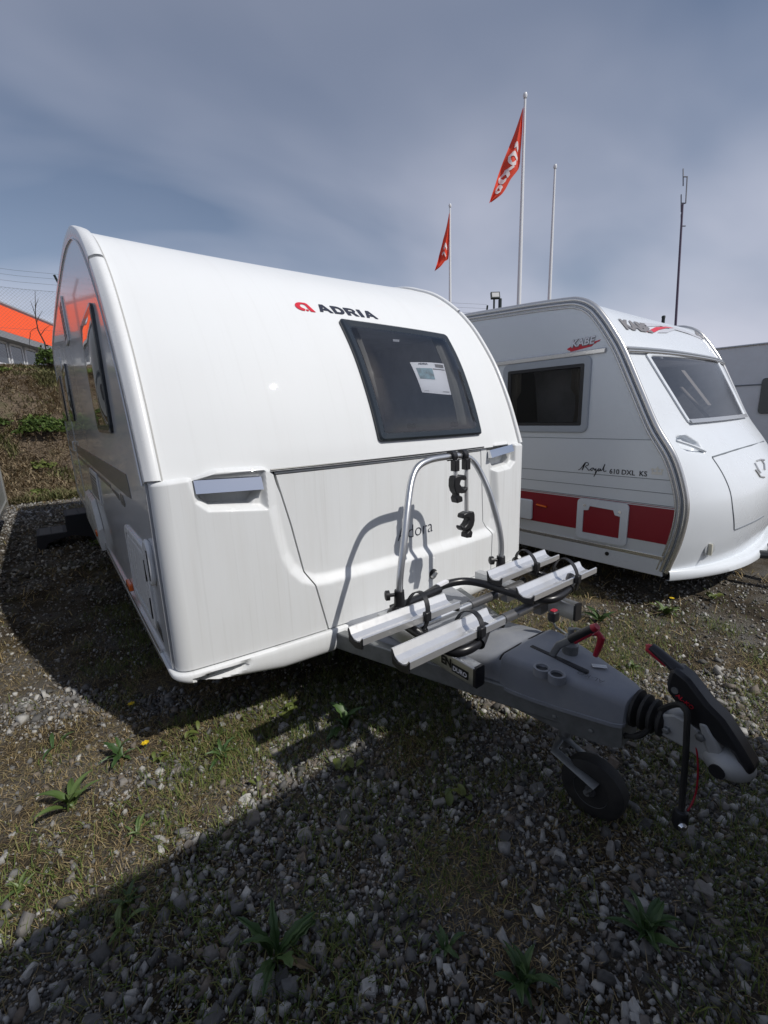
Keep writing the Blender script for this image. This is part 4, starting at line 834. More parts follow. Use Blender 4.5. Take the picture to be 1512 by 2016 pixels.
mb = MB(); mb.tube([(KW/2-.22,.2,.20),(KW/2,-1.15,.34)], .035, 8); mb.tube([(KW/2+.22,.2,.20),(KW/2,-1.15,.34)], .035, 8); mb.tube([(KW/2,-1.1,.34),(KW/2,-1.45,.40)], .03, 8); build('drawbar', mb, mat('dark drawbar', (.05,.052,.055), .5), kab)
mb = MB(); mb.tube([(KW/2,-.95,.0),(KW/2,-.95,.55)], .025, 10); mb.lathe([(.1,-.03),(.1,.03)], (KW/2,-1.0,.1), (1,0,0), 20); build('jockey_wheel', mb, STEEL, kab)
mb = MB(); mb.bb((.5,.3,.26),(.56,5.6,.33)); mb.bb((KW-.56,.3,.26),(KW-.5,5.6,.33)); build('chassis', mb, STEEL, kab)
# ================================================================== plainer caravans around
def plain_van(label, x0, y0, wd, ln, ht, zb, m, rz=0, front='-y'):
    """rounded body, windows, wheels; local frame: nose at -y, left side at x=0"""
    t = thing('touring_caravan', label, 'caravan', (x0, y0, 0), rz, world_space=False)
    pr_ = catmull([(0,zb),(-.05,.75),(.0,1.15),(.14,1.5),(.36,1.95),(.62,2.0+(ht-2.0)*.75),(1.0,ht),(ln-.7,ht),(ln-.2,ht-.12),(ln-.03,ht-.5),(ln,zb)], 5); poly = [(float(a), float(b)) for a, b in pr_]
    mb = MB(); mb.prism(poly, 0, 0, wd); build('body', mb, m, t, angle=30, recalc=True)
    for x in (-.004, wd+.004):
        s_ = -1 if x < 0 else 1
        for ya, yb in ((.75, 1.5), (2.9, 3.7), (ln-1.3, ln-.5)):
            mb = MB(); mb.prism(rrect(yb-ya, .55, .05, 4, (ya+yb)/2, 1.55), 0, x-s_*.003, x+s_*.02); w_ = build('side_window', mb, DARKGLASS, t, recalc=True)
        mb = MB(); mb.tube([(x, float(a), float(b)) for a, b in pr_], .018, 8); build('edge_trim', mb, KTRIM, t)
        mb = MB(); mb.bb((x-.008, .1, ht-.62), (x+.008, ln-.1, ht-.60)); build('side_moulding', mb, LINE, t)
        mb = MB(); mb.bb((x-.012, .05, zb+.02), (x+.012, ln-.05, zb+.08)); build('skirt_rail', mb, KTRIM, t)
        mb = MB(); mb.lathe([(.2,-.09),(.29,-.095),(.33,-.07),(.335,0),(.33,.07),(.29,.095),(.2,.09)], ((.18 if s_ < 0 else wd-.18), ln*.52, .335), (1,0,0), 24); build('wheel', mb, RUBBER, t)
    mb = MB(); q = [(.3,1.42,.10),(wd-.3,1.42,.10),(wd-.3,1.9,.32),(.3,1.9,.32)]; mb.add([(a, c-.02, b) for a, b, c in q], [(0,1,2,3)]); build('front_window', mb, DARKGLASS, t, smooth=False)
    mb = MB(); mb.tube([(.5,.2,.36),(wd/2,-1.1,.40)], .04, 8); mb.tube([(wd-.5,.2,.36),(wd/2,-1.1,.40)], .04, 8); mb.tube([(wd/2,-.8,0),(wd/2,-.8,.6)], .025, 8); build('drawbar', mb, STEEL, t)
    return t
plain_van('off-white caravan seen beyond the pale red-striped one at the right edge', 8.9, -1.2, 2.3, 6.2, 2.34, .36, TOPW)
plain_van('grey caravan of which only the rear corner shows at the left edge', -3.12, 1.35, 2.2, 5.55, 2.55, .30, GREYVAN)
plain_van('grey caravan parked crosswise behind the viewer, its shade lies on the foreground gravel', 2.42, -4.80, 2.3, 7.0, 2.39, .38, mat('grey van', (.33,.34,.36), .4), rz=PI/2)
# ================================================================== ground and bank
def yb_(x): return 9.5 if x < 2 else 9.5-(x-2)*.48
BH = 3.05
def bankz(x, y):
    d = (y-yb_(x))*(1 if x < 2 else .90); h = BH-.45*float(sstep(4, 14, np.array(x)))
    return h*float(sstep(-.3, 4.6, np.array(d)))
def attr_ground(name, stops, scale, bumpd, extra=None):
    m = bpy.data.materials.new(name); m.use_nodes = True; t = m.node_tree; b = t.nodes['Principled BSDF']; b.inputs['Roughness'].default_value = 0.92; b.inputs['Specular IOR Level'].default_value = 0.2
    g = t.nodes.new('ShaderNodeNewGeometry'); n = t.nodes.new('ShaderNodeTexNoise'); n.inputs['Scale'].default_value = scale[0]; n.inputs['Detail'].default_value = 8; n.inputs['Roughness'].default_value = .65
    t.links.new(g.outputs['Position'], n.inputs['Vector']); r = t.nodes.new('ShaderNodeValToRGB'); t.links.new(n.outputs[0], r.inputs[0])
    el = r.color_ramp.elements; el[0].position, el[0].color = stops[0][0], (*stops[0][1], 1); el[1].position, el[1].color = stops[-1][0], (*stops[-1][1], 1)
    for p_, c_ in stops[1:-1]: e = el.new(p_); e.color = (*c_, 1)
    n2 = t.nodes.new('ShaderNodeTexVoronoi'); n2.inputs['Scale'].default_value = scale[1]; t.links.new(g.outputs['Position'], n2.inputs['Vector'])
    hs = t.nodes.new('ShaderNodeMix'); hs.data_type = 'RGBA'; hs.blend_type = 'MULTIPLY'; hs.inputs[0].default_value = .55
    r3 = t.nodes.new('ShaderNodeValToRGB'); t.links.new(n2.outputs['Color'], r3.inputs[0]); r3.color_ramp.elements[0].color = (.45,.45,.45,1); r3.color_ramp.elements[1].color = (1.35,1.35,1.4,1)
    t.links.new(r.outputs[0], hs.inputs[6]); t.links.new(r3.outputs[0], hs.inputs[7]); t.links.new(hs.outputs[2], b.inputs['Base Color'])
    bp = t.nodes.new('ShaderNodeBump'); bp.inputs['Strength'].default_value = 1; bp.inputs['Distance'].default_value = bumpd; bp.invert = True; n5 = t.nodes.new('ShaderNodeTexVoronoi'); n5.inputs['Scale'].default_value = scale[1]*3.1; t.links.new(g.outputs['Position'], n5.inputs['Vector'])
    ad_ = t.nodes.new('ShaderNodeMath'); ad_.operation = 'MULTIPLY_ADD'; t.links.new(n5.outputs['Distance'], ad_.inputs[0]); ad_.inputs[1].default_value = .5; t.links.new(n2.outputs['Distance'], ad_.inputs[2])
    t.links.new(ad_.outputs[0], bp.inputs['Height']); t.links.new(bp.outputs[0], b.inputs['Normal'])
    return m
GRAVELM = attr_ground('gravel and soil', [(.34, (.030,.023,.015)), (.46, (.085,.068,.046)), (.55, (.13,.115,.092)), (.70, (.18,.172,.16))], (2.4, 130), .008)
BANKM = attr_ground('dry bank soil', [(.3, (.09,.07,.05)), (.5, (.17,.13,.09)), (.62, (.12,.12,.06)), (.75, (.24,.195,.135))], (1.3, 14), .05)
def struct(o): o['kind'] = 'structure'; return o
gx = np.concatenate([[-400,-150,-60], np.linspace(-30, 40, 15), [90, 200, 400]]); mb = MB(); mb.grid([[(x, y, 0.0) for x in gx] for y in np.concatenate([[-400,-120,-40], np.linspace(-15, 20, 8), [60, 400]])]); ground = struct(build('ground', mb, GRAVELM))
mb = MB(); bxs = np.linspace(-40, 50, 181); ds = np.concatenate([np.linspace(-.4, 5.5, 30), [7, 10, 16, 30, 60, 150, 400]]); g = []
for d in ds:
    row = []
    for x in bxs:
        y = yb_(x)+d; z = bankz(x, y)+(.10*math.sin(x*2.1+y*1.3)+.07*math.sin(x*5.3-y*3.1)+.05*math.sin(x*9.1+y*6.7))*float(sstep(-.3, .8, np.array(d)))*(1 if d < 6 else .3)-(.02 if d < -.2 else 0); row.append((x, y, z))
    g.append(row)
mb.grid(g); struct(build('embankment', mb, BANKM, angle=180))
# ---- scattered stones
def rock_protos(n):
    """angular shards: jittered boxes with a chipped top"""
    out = []; Fc = [(0,2,1),(0,3,2),(4,5,6),(4,6,7),(0,1,5),(0,5,4),(1,2,6),(1,6,5),(2,3,7),(2,7,6),(3,0,4),(3,4,7)]
    for k in range(n):
        b = np.array([(-1,-1,-1),(1,-1,-1),(1,1,-1),(-1,1,-1),(-1,-1,1),(1,-1,1),(1,1,1),(-1,1,1)], float)*.5
        b += rng.uniform(-.24, .24, (8, 3)); b[4:, :2] *= rng.uniform(.45, .85); b[4:, :2] += rng.uniform(-.12, .12, 2); b *= np.array([1, rng.uniform(.5,.95), rng.uniform(.35,.75)]); out.append(b)
    return out, np.array(Fc)
RP, RF = rock_protos(24)
def blocked(x, y):  # keep clear of solid bodies standing on the ground
    return False
def stone_mat(name, obj_random=False):
    m = bpy.data.materials.new(name); m.use_nodes = True; t = m.node_tree; b = t.nodes['Principled BSDF']; b.inputs['Roughness'].default_value = .8; b.inputs['Specular IOR Level'].default_value = .3
    if obj_random: a = t.nodes.new('ShaderNodeObjectInfo'); src = a.outputs['Random']
    else: a = t.nodes.new('ShaderNodeAttribute'); a.attribute_name = 'tone'; src = a.outputs['Fac']
    r = t.nodes.new('ShaderNodeValToRGB'); t.links.new(src, r.inputs[0]); el = r.color_ramp.elements
    el[0].color = (.07,.068,.064,1); el[1].color = (.50,.49,.46,1); e = el.new(.38); e.color = (.19,.188,.184,1); e = el.new(.56); e.color = (.17,.14,.112,1); e = el.new(.74); e.color = (.28,.278,.27,1)
    g = t.nodes.new('ShaderNodeNewGeometry'); n = t.nodes.new('ShaderNodeTexNoise'); n.inputs['Scale'].default_value = 90; n.inputs['Detail'].default_value = 4; t.links.new(g.outputs['Position'], n.inputs['Vector'])
    r2 = t.nodes.new('ShaderNodeValToRGB'); t.links.new(n.outputs[0], r2.inputs[0]); r2.color_ramp.elements[0].color = (.6,.58,.55,1); r2.color_ramp.elements[1].color = (1.2,1.2,1.2,1)
    x = t.nodes.new('ShaderNodeMix'); x.data_type = 'RGBA'; x.blend_type = 'MULTIPLY'; x.inputs[0].default_value = .8; t.links.new(r.outputs[0], x.inputs[6]); t.links.new(r2.outputs[0], x.inputs[7]); t.links.new(x.outputs[2], b.inputs['Base Color'])
    bp = t.nodes.new('ShaderNodeBump'); bp.inputs['Strength'].default_value = .5; bp.inputs['Distance'].default_value = .004; t.links.new(n.outputs[0], bp.inputs['Height']); t.links.new(bp.outputs[0], b.inputs['Normal'])
    return m
def big_mesh(name, V, Fc, m, tone=None, parent=None, smooth=False):
    me = bpy.data.meshes.new(name); nv, nf, k = len(V), len(Fc), Fc.shape[1]
    me.vertices.add(nv); me.vertices.foreach_set('co', V.astype(np.float32).ravel()); me.loops.add(nf*k); me.loops.foreach_set('vertex_index', Fc.astype(np.int32).ravel())
    me.polygons.add(nf); me.polygons.foreach_set('loop_start', np.arange(0, nf*k, k, dtype=np.int32))
    try: me.polygons.foreach_set('loop_total', np.full(nf, k, dtype=np.int32))
    except Exception: pass
    me.update(calc_edges=True); me.validate()
    if tone is not None: a = me.attributes.new('tone', 'FLOAT', 'POINT'); a.data.foreach_set('value', tone.astype(np.float32))
    if smooth: me.polygons.foreach_set('use_smooth', [True]*nf)
    me.materials.append(m); o = bpy.data.objects.new(name, me); col.objects.link(o); o['kind'] = 'stuff'; return o
def in_view(x, y, mar=60):
    d = np.stack([x, y, np.zeros_like(x)], -1)-CAM; z = d @ FW; px = 756+CF*(d @ RT)/z; py = 1008-CF*(d @ UP)/z; return (z > .2) & (px > -mar) & (px < 1512+mar) & (py > 700) & (py < 2016+mar), z
def vnoise(x, y, s, seed=0):
    r = np.random.default_rng(seed); T = r.random((64, 64)); X, Y = x*s, y*s; i, j = np.floor(X).astype(int), np.floor(Y).astype(int); fx, fy = X-i, Y-j; fx = fx*fx*(3-2*fx); fy = fy*fy*(3-2*fy)
    g = lambda a, b: T[a % 64, b % 64]
    return (g(i,j)*(1-fx)+g(i+1,j)*fx)*(1-fy)+(g(i,j+1)*(1-fx)+g(i+1,j+1)*fx)*fy
def bare(x, y):   # 1 where gravel shows, 0 where straw and grass cover it
    n = .6*vnoise(x, y, 1.3, 3)+.4*vnoise(x, y, 3.7, 4)
    v = sstep(.36, .62, n+.08)
    straw = np.exp(-((x-2.05)/.55)**2-((y+.55)/.75)**2)+.45*np.exp(-((x+.66)/.28)**2-((y+.05)/.5)**2)+.6*np.exp(-((x-.35)/.5)**2-((y-.02)/.22)**2)
    return np.clip(v-.75*straw, 0, 1)
def scatter(n, xr_, yr_, zmax, zmin=0):
    x = rng.uniform(*xr_, n); y = rng.uniform(*yr_, n); ok, z = in_view(x, y); ok &= (z < zmax) & (z >= zmin); return x[ok], y[ok]
SX, SY, SS = [], [], []
for n, zr, (s0_, s1_) in ((110000, (0, 2.5), (.005, .014)), (30000, (0, 2.5), (.009, .030)), (2500, (0, 2.6), (.020, .048)), (100000, (2.3, 4.3), (.007, .024)), (45000, (4.0, 9.0), (.016, .042))):
    x, y = scatter(n, (-3.4, 4.5), (-1.75, 9.0), zr[1], zr[0]) if zr[0] > 2 else scatter(n, (-1.1, 2.7), (-1.95, 1.1), zr[1], zr[0])
    k = rng.random(len(x)) < (.12+.88*bare(x, y)); x, y = x[k], y[k]; SX.append(x); SY.append(y); SS.append(s0_+(s1_-s0_)*rng.random(len(x))**3.0)
X, Y, SZ = np.concatenate(SX), np.concatenate(SY), np.concatenate(SS); N = len(X)
proto = rng.integers(0, len(RP), N); V = np.empty((N, 8, 3)); ang = rng.uniform(0, 2*PI, N); tl = rng.normal(0, .35, (N, 2))
base = np.array(RP)[proto]*SZ[:, None, None]
ca, sa = np.cos(ang)[:, None], np.sin(ang)[:, None]; bx_ = base[:, :, 0]; by_ = base[:, :, 1]; bz_ = base[:, :, 2]+bx_*tl[:, :1]+by_*tl[:, 1:]
V[:, :, 0] = bx_*ca-by_*sa+X[:, None]; V[:, :, 1] = bx_*sa+by_*ca+Y[:, None]; V[:, :, 2] = bz_-bz_.min(1, keepdims=True)*.55+SZ[:, None]*0.0
Fc = (RF[None]+8*np.arange(N)[:, None, None]).reshape(-1, 3)
big_mesh('gravel', V.reshape(-1, 3), Fc, stone_mat('gravel stones'), np.repeat(rng.random(N), 8))
print('stones', N)
# larger stones one can pick out: pieces of the ground
SM = stone_mat('larger stones', True); pm_ = []
for k in range(8):
    import bmesh
    b = bmesh.new(); v = RP[k]; vs_ = [b.verts.new(tuple(p)) for p in v]; [b.faces.new([vs_[i] for i in f]) for f in RF]
    me = bpy.data.meshes.new('stone'); bmesh.ops.bevel(b, geom=b.edges[:], offset=.06, segments=1, affect='EDGES'); b.to_mesh(me); b.free(); me.materials.append(SM); pm_.append(me)
x, y = scatter(2600, (-.9, 2.5), (-1.7, .6), 2.3); k = rng.random(len(x)) < bare(x, y); x, y = x[k][:260], y[k][:260]
for i in range(len(x)):
    s_ = .024+.034*rng.random()**2.2; o = bpy.data.objects.new('stone', pm_[i % 8]); col.objects.link(o); o.parent = ground; o.location = (x[i], y[i], s_*.16); o.rotation_euler = (rng.normal(0,.2), rng.normal(0,.2), rng.uniform(0, 6.28)); o.scale = (s_, s_, s_*rng.uniform(.75, 1.1))
# ---- straw and grass blades
def blade_mat(name, c):
    m = bpy.data.materials.new(name); m.use_nodes = True; t = m.node_tree; b = t.nodes['Principled BSDF']; b.inputs['Roughness'].default_value = .7; b.inputs['Specular IOR Level'].default_value = .25
    a = t.nodes.new('ShaderNodeAttribute'); a.attribute_name = 'tone'; r = t.nodes.new('ShaderNodeValToRGB'); t.links.new(a.outputs['Fac'], r.inputs[0]); el = r.color_ramp.elements; el[0].color = (*c[0], 1); el[1].color = (*c[-1], 1)
    for i, q in enumerate(c[1:-1]): e = el.new((i+1)/(len(c)-1)); e.color = (*q, 1)
    t.links.new(r.outputs[0], b.inputs['Base Color']); return m
STRAW = blade_mat('straw', [(.10,.066,.030), (.22,.16,.075), (.40,.31,.17), (.15,.14,.05)])
BGREEN = blade_mat('bank grass blades', [(.07,.085,.03), (.11,.12,.045), (.17,.16,.07), (.2,.17,.09)])
BSTRAW = blade_mat('bank straw', [(.14,.10,.06), (.25,.19,.115), (.40,.32,.21), (.18,.15,.085)])
GREEN = blade_mat('grass', [(.045,.075,.016), (.085,.125,.026), (.13,.155,.04), (.19,.17,.07)])
def blades(name, x, y, z0, ln, wd, lean, m):
    n = len(x); a = rng.uniform(0, 2*PI, n); L = ln*rng.uniform(.5, 1.25, n); le = np.clip(rng.normal(lean, .28, n), .05, 1.5); wv = wd*rng.uniform(.6, 1.3, n); cur = rng.normal(0, .5, n)
    V = np.empty((n, 5, 3)); dx, dy = np.cos(a), np.sin(a); px_, py_ = -dy, dx
    for k, (s_, wk) in enumerate(((0, 1), (0, -1), (.55, .8), (.55, -.8), (1, 0))):
        th = le*(.55+.45*s_); hor = L*s_*np.sin(th); ver = L*s_*np.cos(th)*(1-.15*s_); bend = cur*hor*s_*.35
        V[:, k, 0] = x+dx*hor+px_*(wv*wk*.5+bend); V[:, k, 1] = y+dy*hor+py_*(wv*wk*.5+bend); V[:, k, 2] = z0+np.maximum(ver, .002)
    tri = np.array([(0,1,3),(0,3,2),(2,3,4)]); Fc = (tri[None]+5*np.arange(n)[:, None, None]).reshape(-1, 3)
    return big_mesh(name, V.reshape(-1, 3), Fc, m, np.repeat(rng.random(n), 5))
x1, y1 = scatter(150000, (-1.2, 3.2), (-1.95, 2.2), 4.2); c = 1-bare(x1, y1); k = rng.random(len(x1)) < (.10+.9*c); x1, y1 = x1[k], y1[k]
blades('dry_straw', x1, y1, .002, .042, .0019, 1.22, STRAW)
x2, y2 = scatter(60000, (-3.2, 4.5), (-1.2, 9.3), 12, 2.8); c = 1-bare(x2, y2); k = rng.random(len(x2)) < (.05+.7*c); x2, y2 = x2[k], y2[k]
blades('straw_further_off', x2, y2, .002, .10, .006, 1.1, STRAW)
x3n, y3n = scatter(170000, (-1.2, 3.2), (-1.95, 2.2), 4.2); x3, y3 = scatter(80000, (-3.2, 4.5), (-1.75, 9.3), 12); x3, y3 = np.concatenate([x3, x3n]), np.concatenate([y3, y3n]); gn = vnoise(x3, y3, 1.9, 9)*.6+vnoise(x3, y3, 6.5, 10)*.4; under = np.exp(-((x3-.85)/.6)**2-((y3+.12)/.28)**2)+.7*np.exp(-((x3-2.3)/.6)**2-((y3+.75)/.25)**2)+.5*np.exp(-((x3+.65)/.25)**2-((y3+.25)/.2)**2)
near = np.where((x3**2+(y3+.8)**2) < 4, 1.0, .75); k = rng.random(len(x3)) < np.clip((gn-.47)*2.6, 0, .8)*near+.75*under; x3, y3 = x3[k], y3[k]
blades('green_grass', x3, y3, .002, .06, .003, .75, GREEN)
xb = rng.uniform(-5.5, 3.0, 60000); db = rng.uniform(-.5, 5.6, 60000); yb2 = 9.5+db; ok, _z = in_view(xb, yb2, 900); xb, yb2 = xb[ok], yb2[ok]; zb2 = np.array([bankz(a, b) for a, b in zip(xb, yb2)])+.02; sh_ = np.where(db[ok] > 3.6, .45, 1.0)
gk = (vnoise(xb, yb2, .9, 21)*.6+vnoise(xb, yb2, 3.3, 22)*.4) > .66
blades('bank_straw', xb[~gk], yb2[~gk], zb2[~gk], .26*sh_[~gk], .016, 1.2, BSTRAW); blades('bank_grass', xb[gk], yb2[gk], zb2[gk], .24*sh_[gk], .018, .8, BGREEN)
# ================================================================== weeds
def leafmesh(name, kind, m):
    mb = MB(); n = 9; g = []
    for i in range(n):
        t = i/(n-1); w_ = {'long': .10*math.sin(PI*min(1, t*.93+.07))**.8+.008, 'toothed': (.12*math.sin(PI*min(1, t*.95+.04))**.9+.01)*(1 if i % 2 else .62), 'round': .26*math.sin(PI*min(1, t*.9+.08))**.7+.005}[kind]
        if i == n-1: w_ = .004
        z = .28*math.sin(t*PI*.62)-.30*t*t; y = t*(1-.08*t)
        g.append([(-w_, y, z+.06*w_*4), (-w_*.5, y, z+.01), (0, y, z-.02), (w_*.5, y, z+.01), (w_, y, z+.06*w_*4)])
    mb.grid(g); me = bpy.data.meshes.new(name); me.from_pydata(mb.v, [], mb.f); finish(me, True, 60); me.materials.append(m); return me
def leafmat(name, a, b):
    m = bpy.data.materials.new(name); m.use_nodes = True; t = m.node_tree; p = t.nodes['Principled BSDF']; p.inputs['Roughness'].default_value = .5
    oi = t.nodes.new('ShaderNodeObjectInfo'); r = t.nodes.new('ShaderNodeMix'); r.data_type = 'RGBA'; t.links.new(oi.outputs['Random'], r.inputs[0]); r.inputs[6].default_value = (*a, 1); r.inputs[7].default_value = (*b, 1); t.links.new(r.outputs[2], p.inputs['Base Color'])
    p.inputs['Subsurface Weight'].default_value = 0.0; return m
LG = leafmat('fresh leaf', (.065,.11,.026), (.12,.165,.05)); LD = leafmat('dark leaf', (.035,.075,.02), (.06,.11,.03)); LY = leafmat('yellowish leaf', (.13,.15,.035), (.085,.12,.028))
LM = {('long','f'): leafmesh('leaf','long',LG), ('long','d'): leafmesh('leaf','long',LD), ('toothed','f'): leafmesh('leaf','toothed',LG), ('toothed','d'): leafmesh('leaf','toothed',LD), ('round','f'): leafmesh('leaf','round',LY), ('round','d'): leafmesh('leaf','round',LD)}
DRYLEAF = leafmesh('dry_leaf', 'toothed', leafmat('withered leaf', (.16,.11,.05), (.10,.07,.035)))
def weed(px, py, label, kind, tone, n, size, up=.5, grp='weeds growing in the gravel'):
    p = on(px, py, 2, 0.0); t = thing('weed_plant', label, 'weed', (p[0], p[1], 0), world_space=False, group=grp)
    me = LM[(kind, tone)]; r = random.Random(px*31+py)
    for k in range(3 if kind != 'round' else 0):   # withered outer leaves
        o = bpy.data.objects.new('dry_leaf', DRYLEAF); col.objects.link(o); o.parent = t; s_ = size*r.uniform(.6, 1.1); o.location = (0, 0, .006); o.rotation_euler = (r.uniform(-.15, .05), r.uniform(-.5, .5), r.uniform(0, 6.28)); o.scale = (s_*.7, s_, s_*.6)
    for k in range(n):
        o = bpy.data.objects.new('leaf', me); col.objects.link(o); o.parent = t; s_ = 1.3*size*r.uniform(.65, 1.15)
        o.location = (r.uniform(-.012, .012), r.uniform(-.012, .012), .004+ (0 if kind != 'round' else r.uniform(0, .05))); 
        if kind == 'round': o.location = (r.uniform(-1, 1)*size*1.2, r.uniform(-1, 1)*size*.8, r.uniform(.005, size*.9))
        o.rotation_euler = (r.uniform(.1, .35+up), r.uniform(-.25, .25), k*2.4+r.uniform(-.4, .4)); o.scale = (s_*r.uniform(.6, 1.25), s_, s_*r.uniform(.6, 1.2))
    return t
FLOWER = mat('yellow petals', (.75, .52, .01), .6); STEMM = mat('green stem', (.09, .14, .03), .6)
def flower(px, py, tx, ty, label):
    p = on(px, py, 2, 0.0); d = ray(tx, ty); tt = ((p-CAM) @ FW)/(d @ FW); q = CAM+d*tt; q[2] = max(q[2], .03)
    t = thing('yellow_flower', label, 'flower', tuple(p)); mb = MB(); mb.tube([p, (p+q)/2+np.array([.006,0,.004]), q], .0016, 5); build('stem', mb, STEMM, t)
    mb = MB()
    for k in range(14):
        a = k*2*PI/14; r_ = .013+.003*(k % 2); mb.add([q, (q[0]+r_*math.cos(a-.2), q[1]+r_*math.sin(a-.2), q[2]+.004), (q[0]+r_*1.15*math.cos(a), q[1]+r_*1.15*math.sin(a), q[2]+.003), (q[0]+r_*math.cos(a+.2), q[1]+r_*math.sin(a+.2), q[2]+.004)], [(0,1,2,3)])
    mb.lathe([(.006,0),(.007,.004),(.003,.007)], tuple(q), (0,0,1), 8); build('blossom', mb, FLOWER, t); return t
weed(142,1592,'bright green upright weed with broad pointed leaves, largest on the sunlit left gravel','long','f',9,.115,.8)
weed(238,1492,'dark green leafy weed beside the tip of the middle caravan shadow','toothed','d',10,.085,.7)
weed(545,1890,'large dark green toothed rosette in the shaded foreground at the bottom','toothed','d',11,.125,.6)
weed(268,1645,'small pale green weed at the edge of the foreground shade, left','long','f',7,.06,.4)
weed(240,1832,'five leaved yellowish weed in the shade at lower left','long','f',6,.06,.2)
weed(50,1752,'small low weed near the left edge in sunlit straw','long','f',7,.055,.3)
weed(255,1782,'spiky dull green tuft on the shadow edge above the lower left weed','long','d',12,.05,.9)
weed(435,1492,'grey green rosette in the sunlit straw in front of the bumper','toothed','d',9,.065,.4)
weed(375,1455,'low creeping weed just in front of the left bumper corner shadow','round','f',8,.035,.2)
weed(565,1412,'creeping weed with round bright leaves below the middle of the bumper','round','f',16,.04,.3)
weed(680,1525,'light green low weed where the two shadows meet','round','f',12,.042,.3)
weed(505,1560,'tiny pair of yellowish leaves on grey gravel beside the shadow edge','round','f',4,.03,.2)
weed(110,1470,'flat dark leaf lying on the gravel near the left edge','long','d',3,.085,.0)
weed(318,1502,'small round leaved weed between gravel patches','round','f',5,.03,.2)
weed(680,1435,'tall leafy weed in the shade under the bicycle rack','toothed','d',9,.11,.8)
weed(1310,1210,'dandelion rosette in front of the pale caravan','toothed','f',14,.09,.5)
weed(1180,1225,'dark weed in the shade under the pale caravan','long','d',8,.11,.6)
weed(1400,1180,'small leafy weed under the right end of the pale caravan','round','f',9,.05,.5)
weed(1245,1320,'short grassy tuft on the straw right of the hitch cover','long','f',14,.05,.9)
weed(1030,1940,'fine grassy tuft in the shaded foreground, lower centre','long','d',16,.075,1.0)
weed(880,1870,'thin leaved tuft among the stones at the bottom centre','long','d',10,.05,1.0)
weed(1270,1840,'grassy tuft in the dark lower right foreground','long','d',16,.08,1.0)
weed(1190,1560,'yellowish weed beside the jockey wheel','round','f',7,.04,.4)
weed(900,1575,'pair of broad leaves in shade behind the jockey wheel','round','f',6,.045,.4)
weed(190,1078,'leafy weed growing beside the black plastic step','round','f',12,.07,.6)
flower(284,1480,286,1463,'yellow flower at the tip of the middle caravan shadow')
flower(262,1402,258,1386,'yellow flower inside the middle caravan shadow, left')
flower(1312,1205,1323,1178,'yellow dandelion flower in front of the pale caravan')
# ================================================================== two-tier plastic step
st = thing('step_stool', 'black plastic two tier step by the left side of the white caravan', 'step stool', (-.27, 5.0, 0))
STEPM = mat('step plastic', (.020, .021, .028), .55)
x0, xm, x1, y0, y1, h1, h2 = -.56, -.25, .06, 4.72, 5.22, .185, .385
prof_s = [(x0-.02,0),(x0,h1-.02),(x0+.01,h1),(xm-.005,h1),(xm,h2-.015),(xm+.012,h2),(x1-.01,h2),(x1,h2-.02),(x1+.02,0),(x1-.05,0),(x1-.09,.08),(xm+.05,.13),(x0+.16,.10),(x0+.10,.07),(x0+.06,0)]
for ya, yb3 in ((y0, y0+.03), (y1-.03, y1)):
    mb = MB(); mb.prism(prof_s, 1, ya, yb3); build('side_cheek', mb, STEPM, st, bev=.004, recalc=True)
for a, b, h in ((x0, xm, h1), (xm, x1, h2)):
    mb = MB(); mb.bb((a+.005, y0+.03, h-.02), (b-.005, y1-.03, h-.002)); tr = build('tread', mb, STEPM, st)
    mb = MB(); mb.bb((a, y0+.03, h-.19), (a+.02, y1-.03, h-.003)); build('riser', mb, STEPM, st)
    for k in range(9):
        for j in range(2):
            mb = MB(); yy = y0+.05+k*.046; xx = a+.03+j*.125; mb.bb((xx, yy, h-.004), (xx+.11, yy+.026, h+.003)); build('tread_rib', mb, mat('worn rib', (.17,.17,.18), .7) if (k == 0 and j == 0 and a == x0) else bpy.data.materials['worn rib'], tr)
# ================================================================== background: fence, building, poles, mast, shrubs
FP = [(-14,14.4),(-6,14.3),(-1.0,14.2),(.75,14.1),(4.5,12.6),(8.5,11.0),(12.4,8.9)]
fence = thing('wire_fence', 'chain link fence with barbed wire on top of the bank behind the caravans', 'fence', (0.75, 14.1, bankz(.75, 14.1)))
POST = mat('dark green post', (.012,.022,.022), .5); WIREM = mat('galvanised wire', (.16,.17,.18), .5, metal=.3)
pts = []
for (a, b), (c_, d_) in zip(FP, FP[1:]):
    L = math.hypot(c_-a, d_-b); n = max(1, round(L/2.6))
    for k in range(n): pts.append((a+(c_-a)*k/n, b+(d_-b)*k/n))
pts.append(FP[-1]); FH = 2.0
tops = []
for i, (x, y) in enumerate(pts):
    z = bankz(x, y); mb = MB(); nx = -.22 if x < 2 else -.12; mb.tube([(x, y, z-.2), (x, y, z+FH), (x+nx*.7, y-.12, z+FH+.42)], .03, 8); build('post', mb, POST, fence); tops.append((x, y, z))
mbm = MB(); mbw = MB()
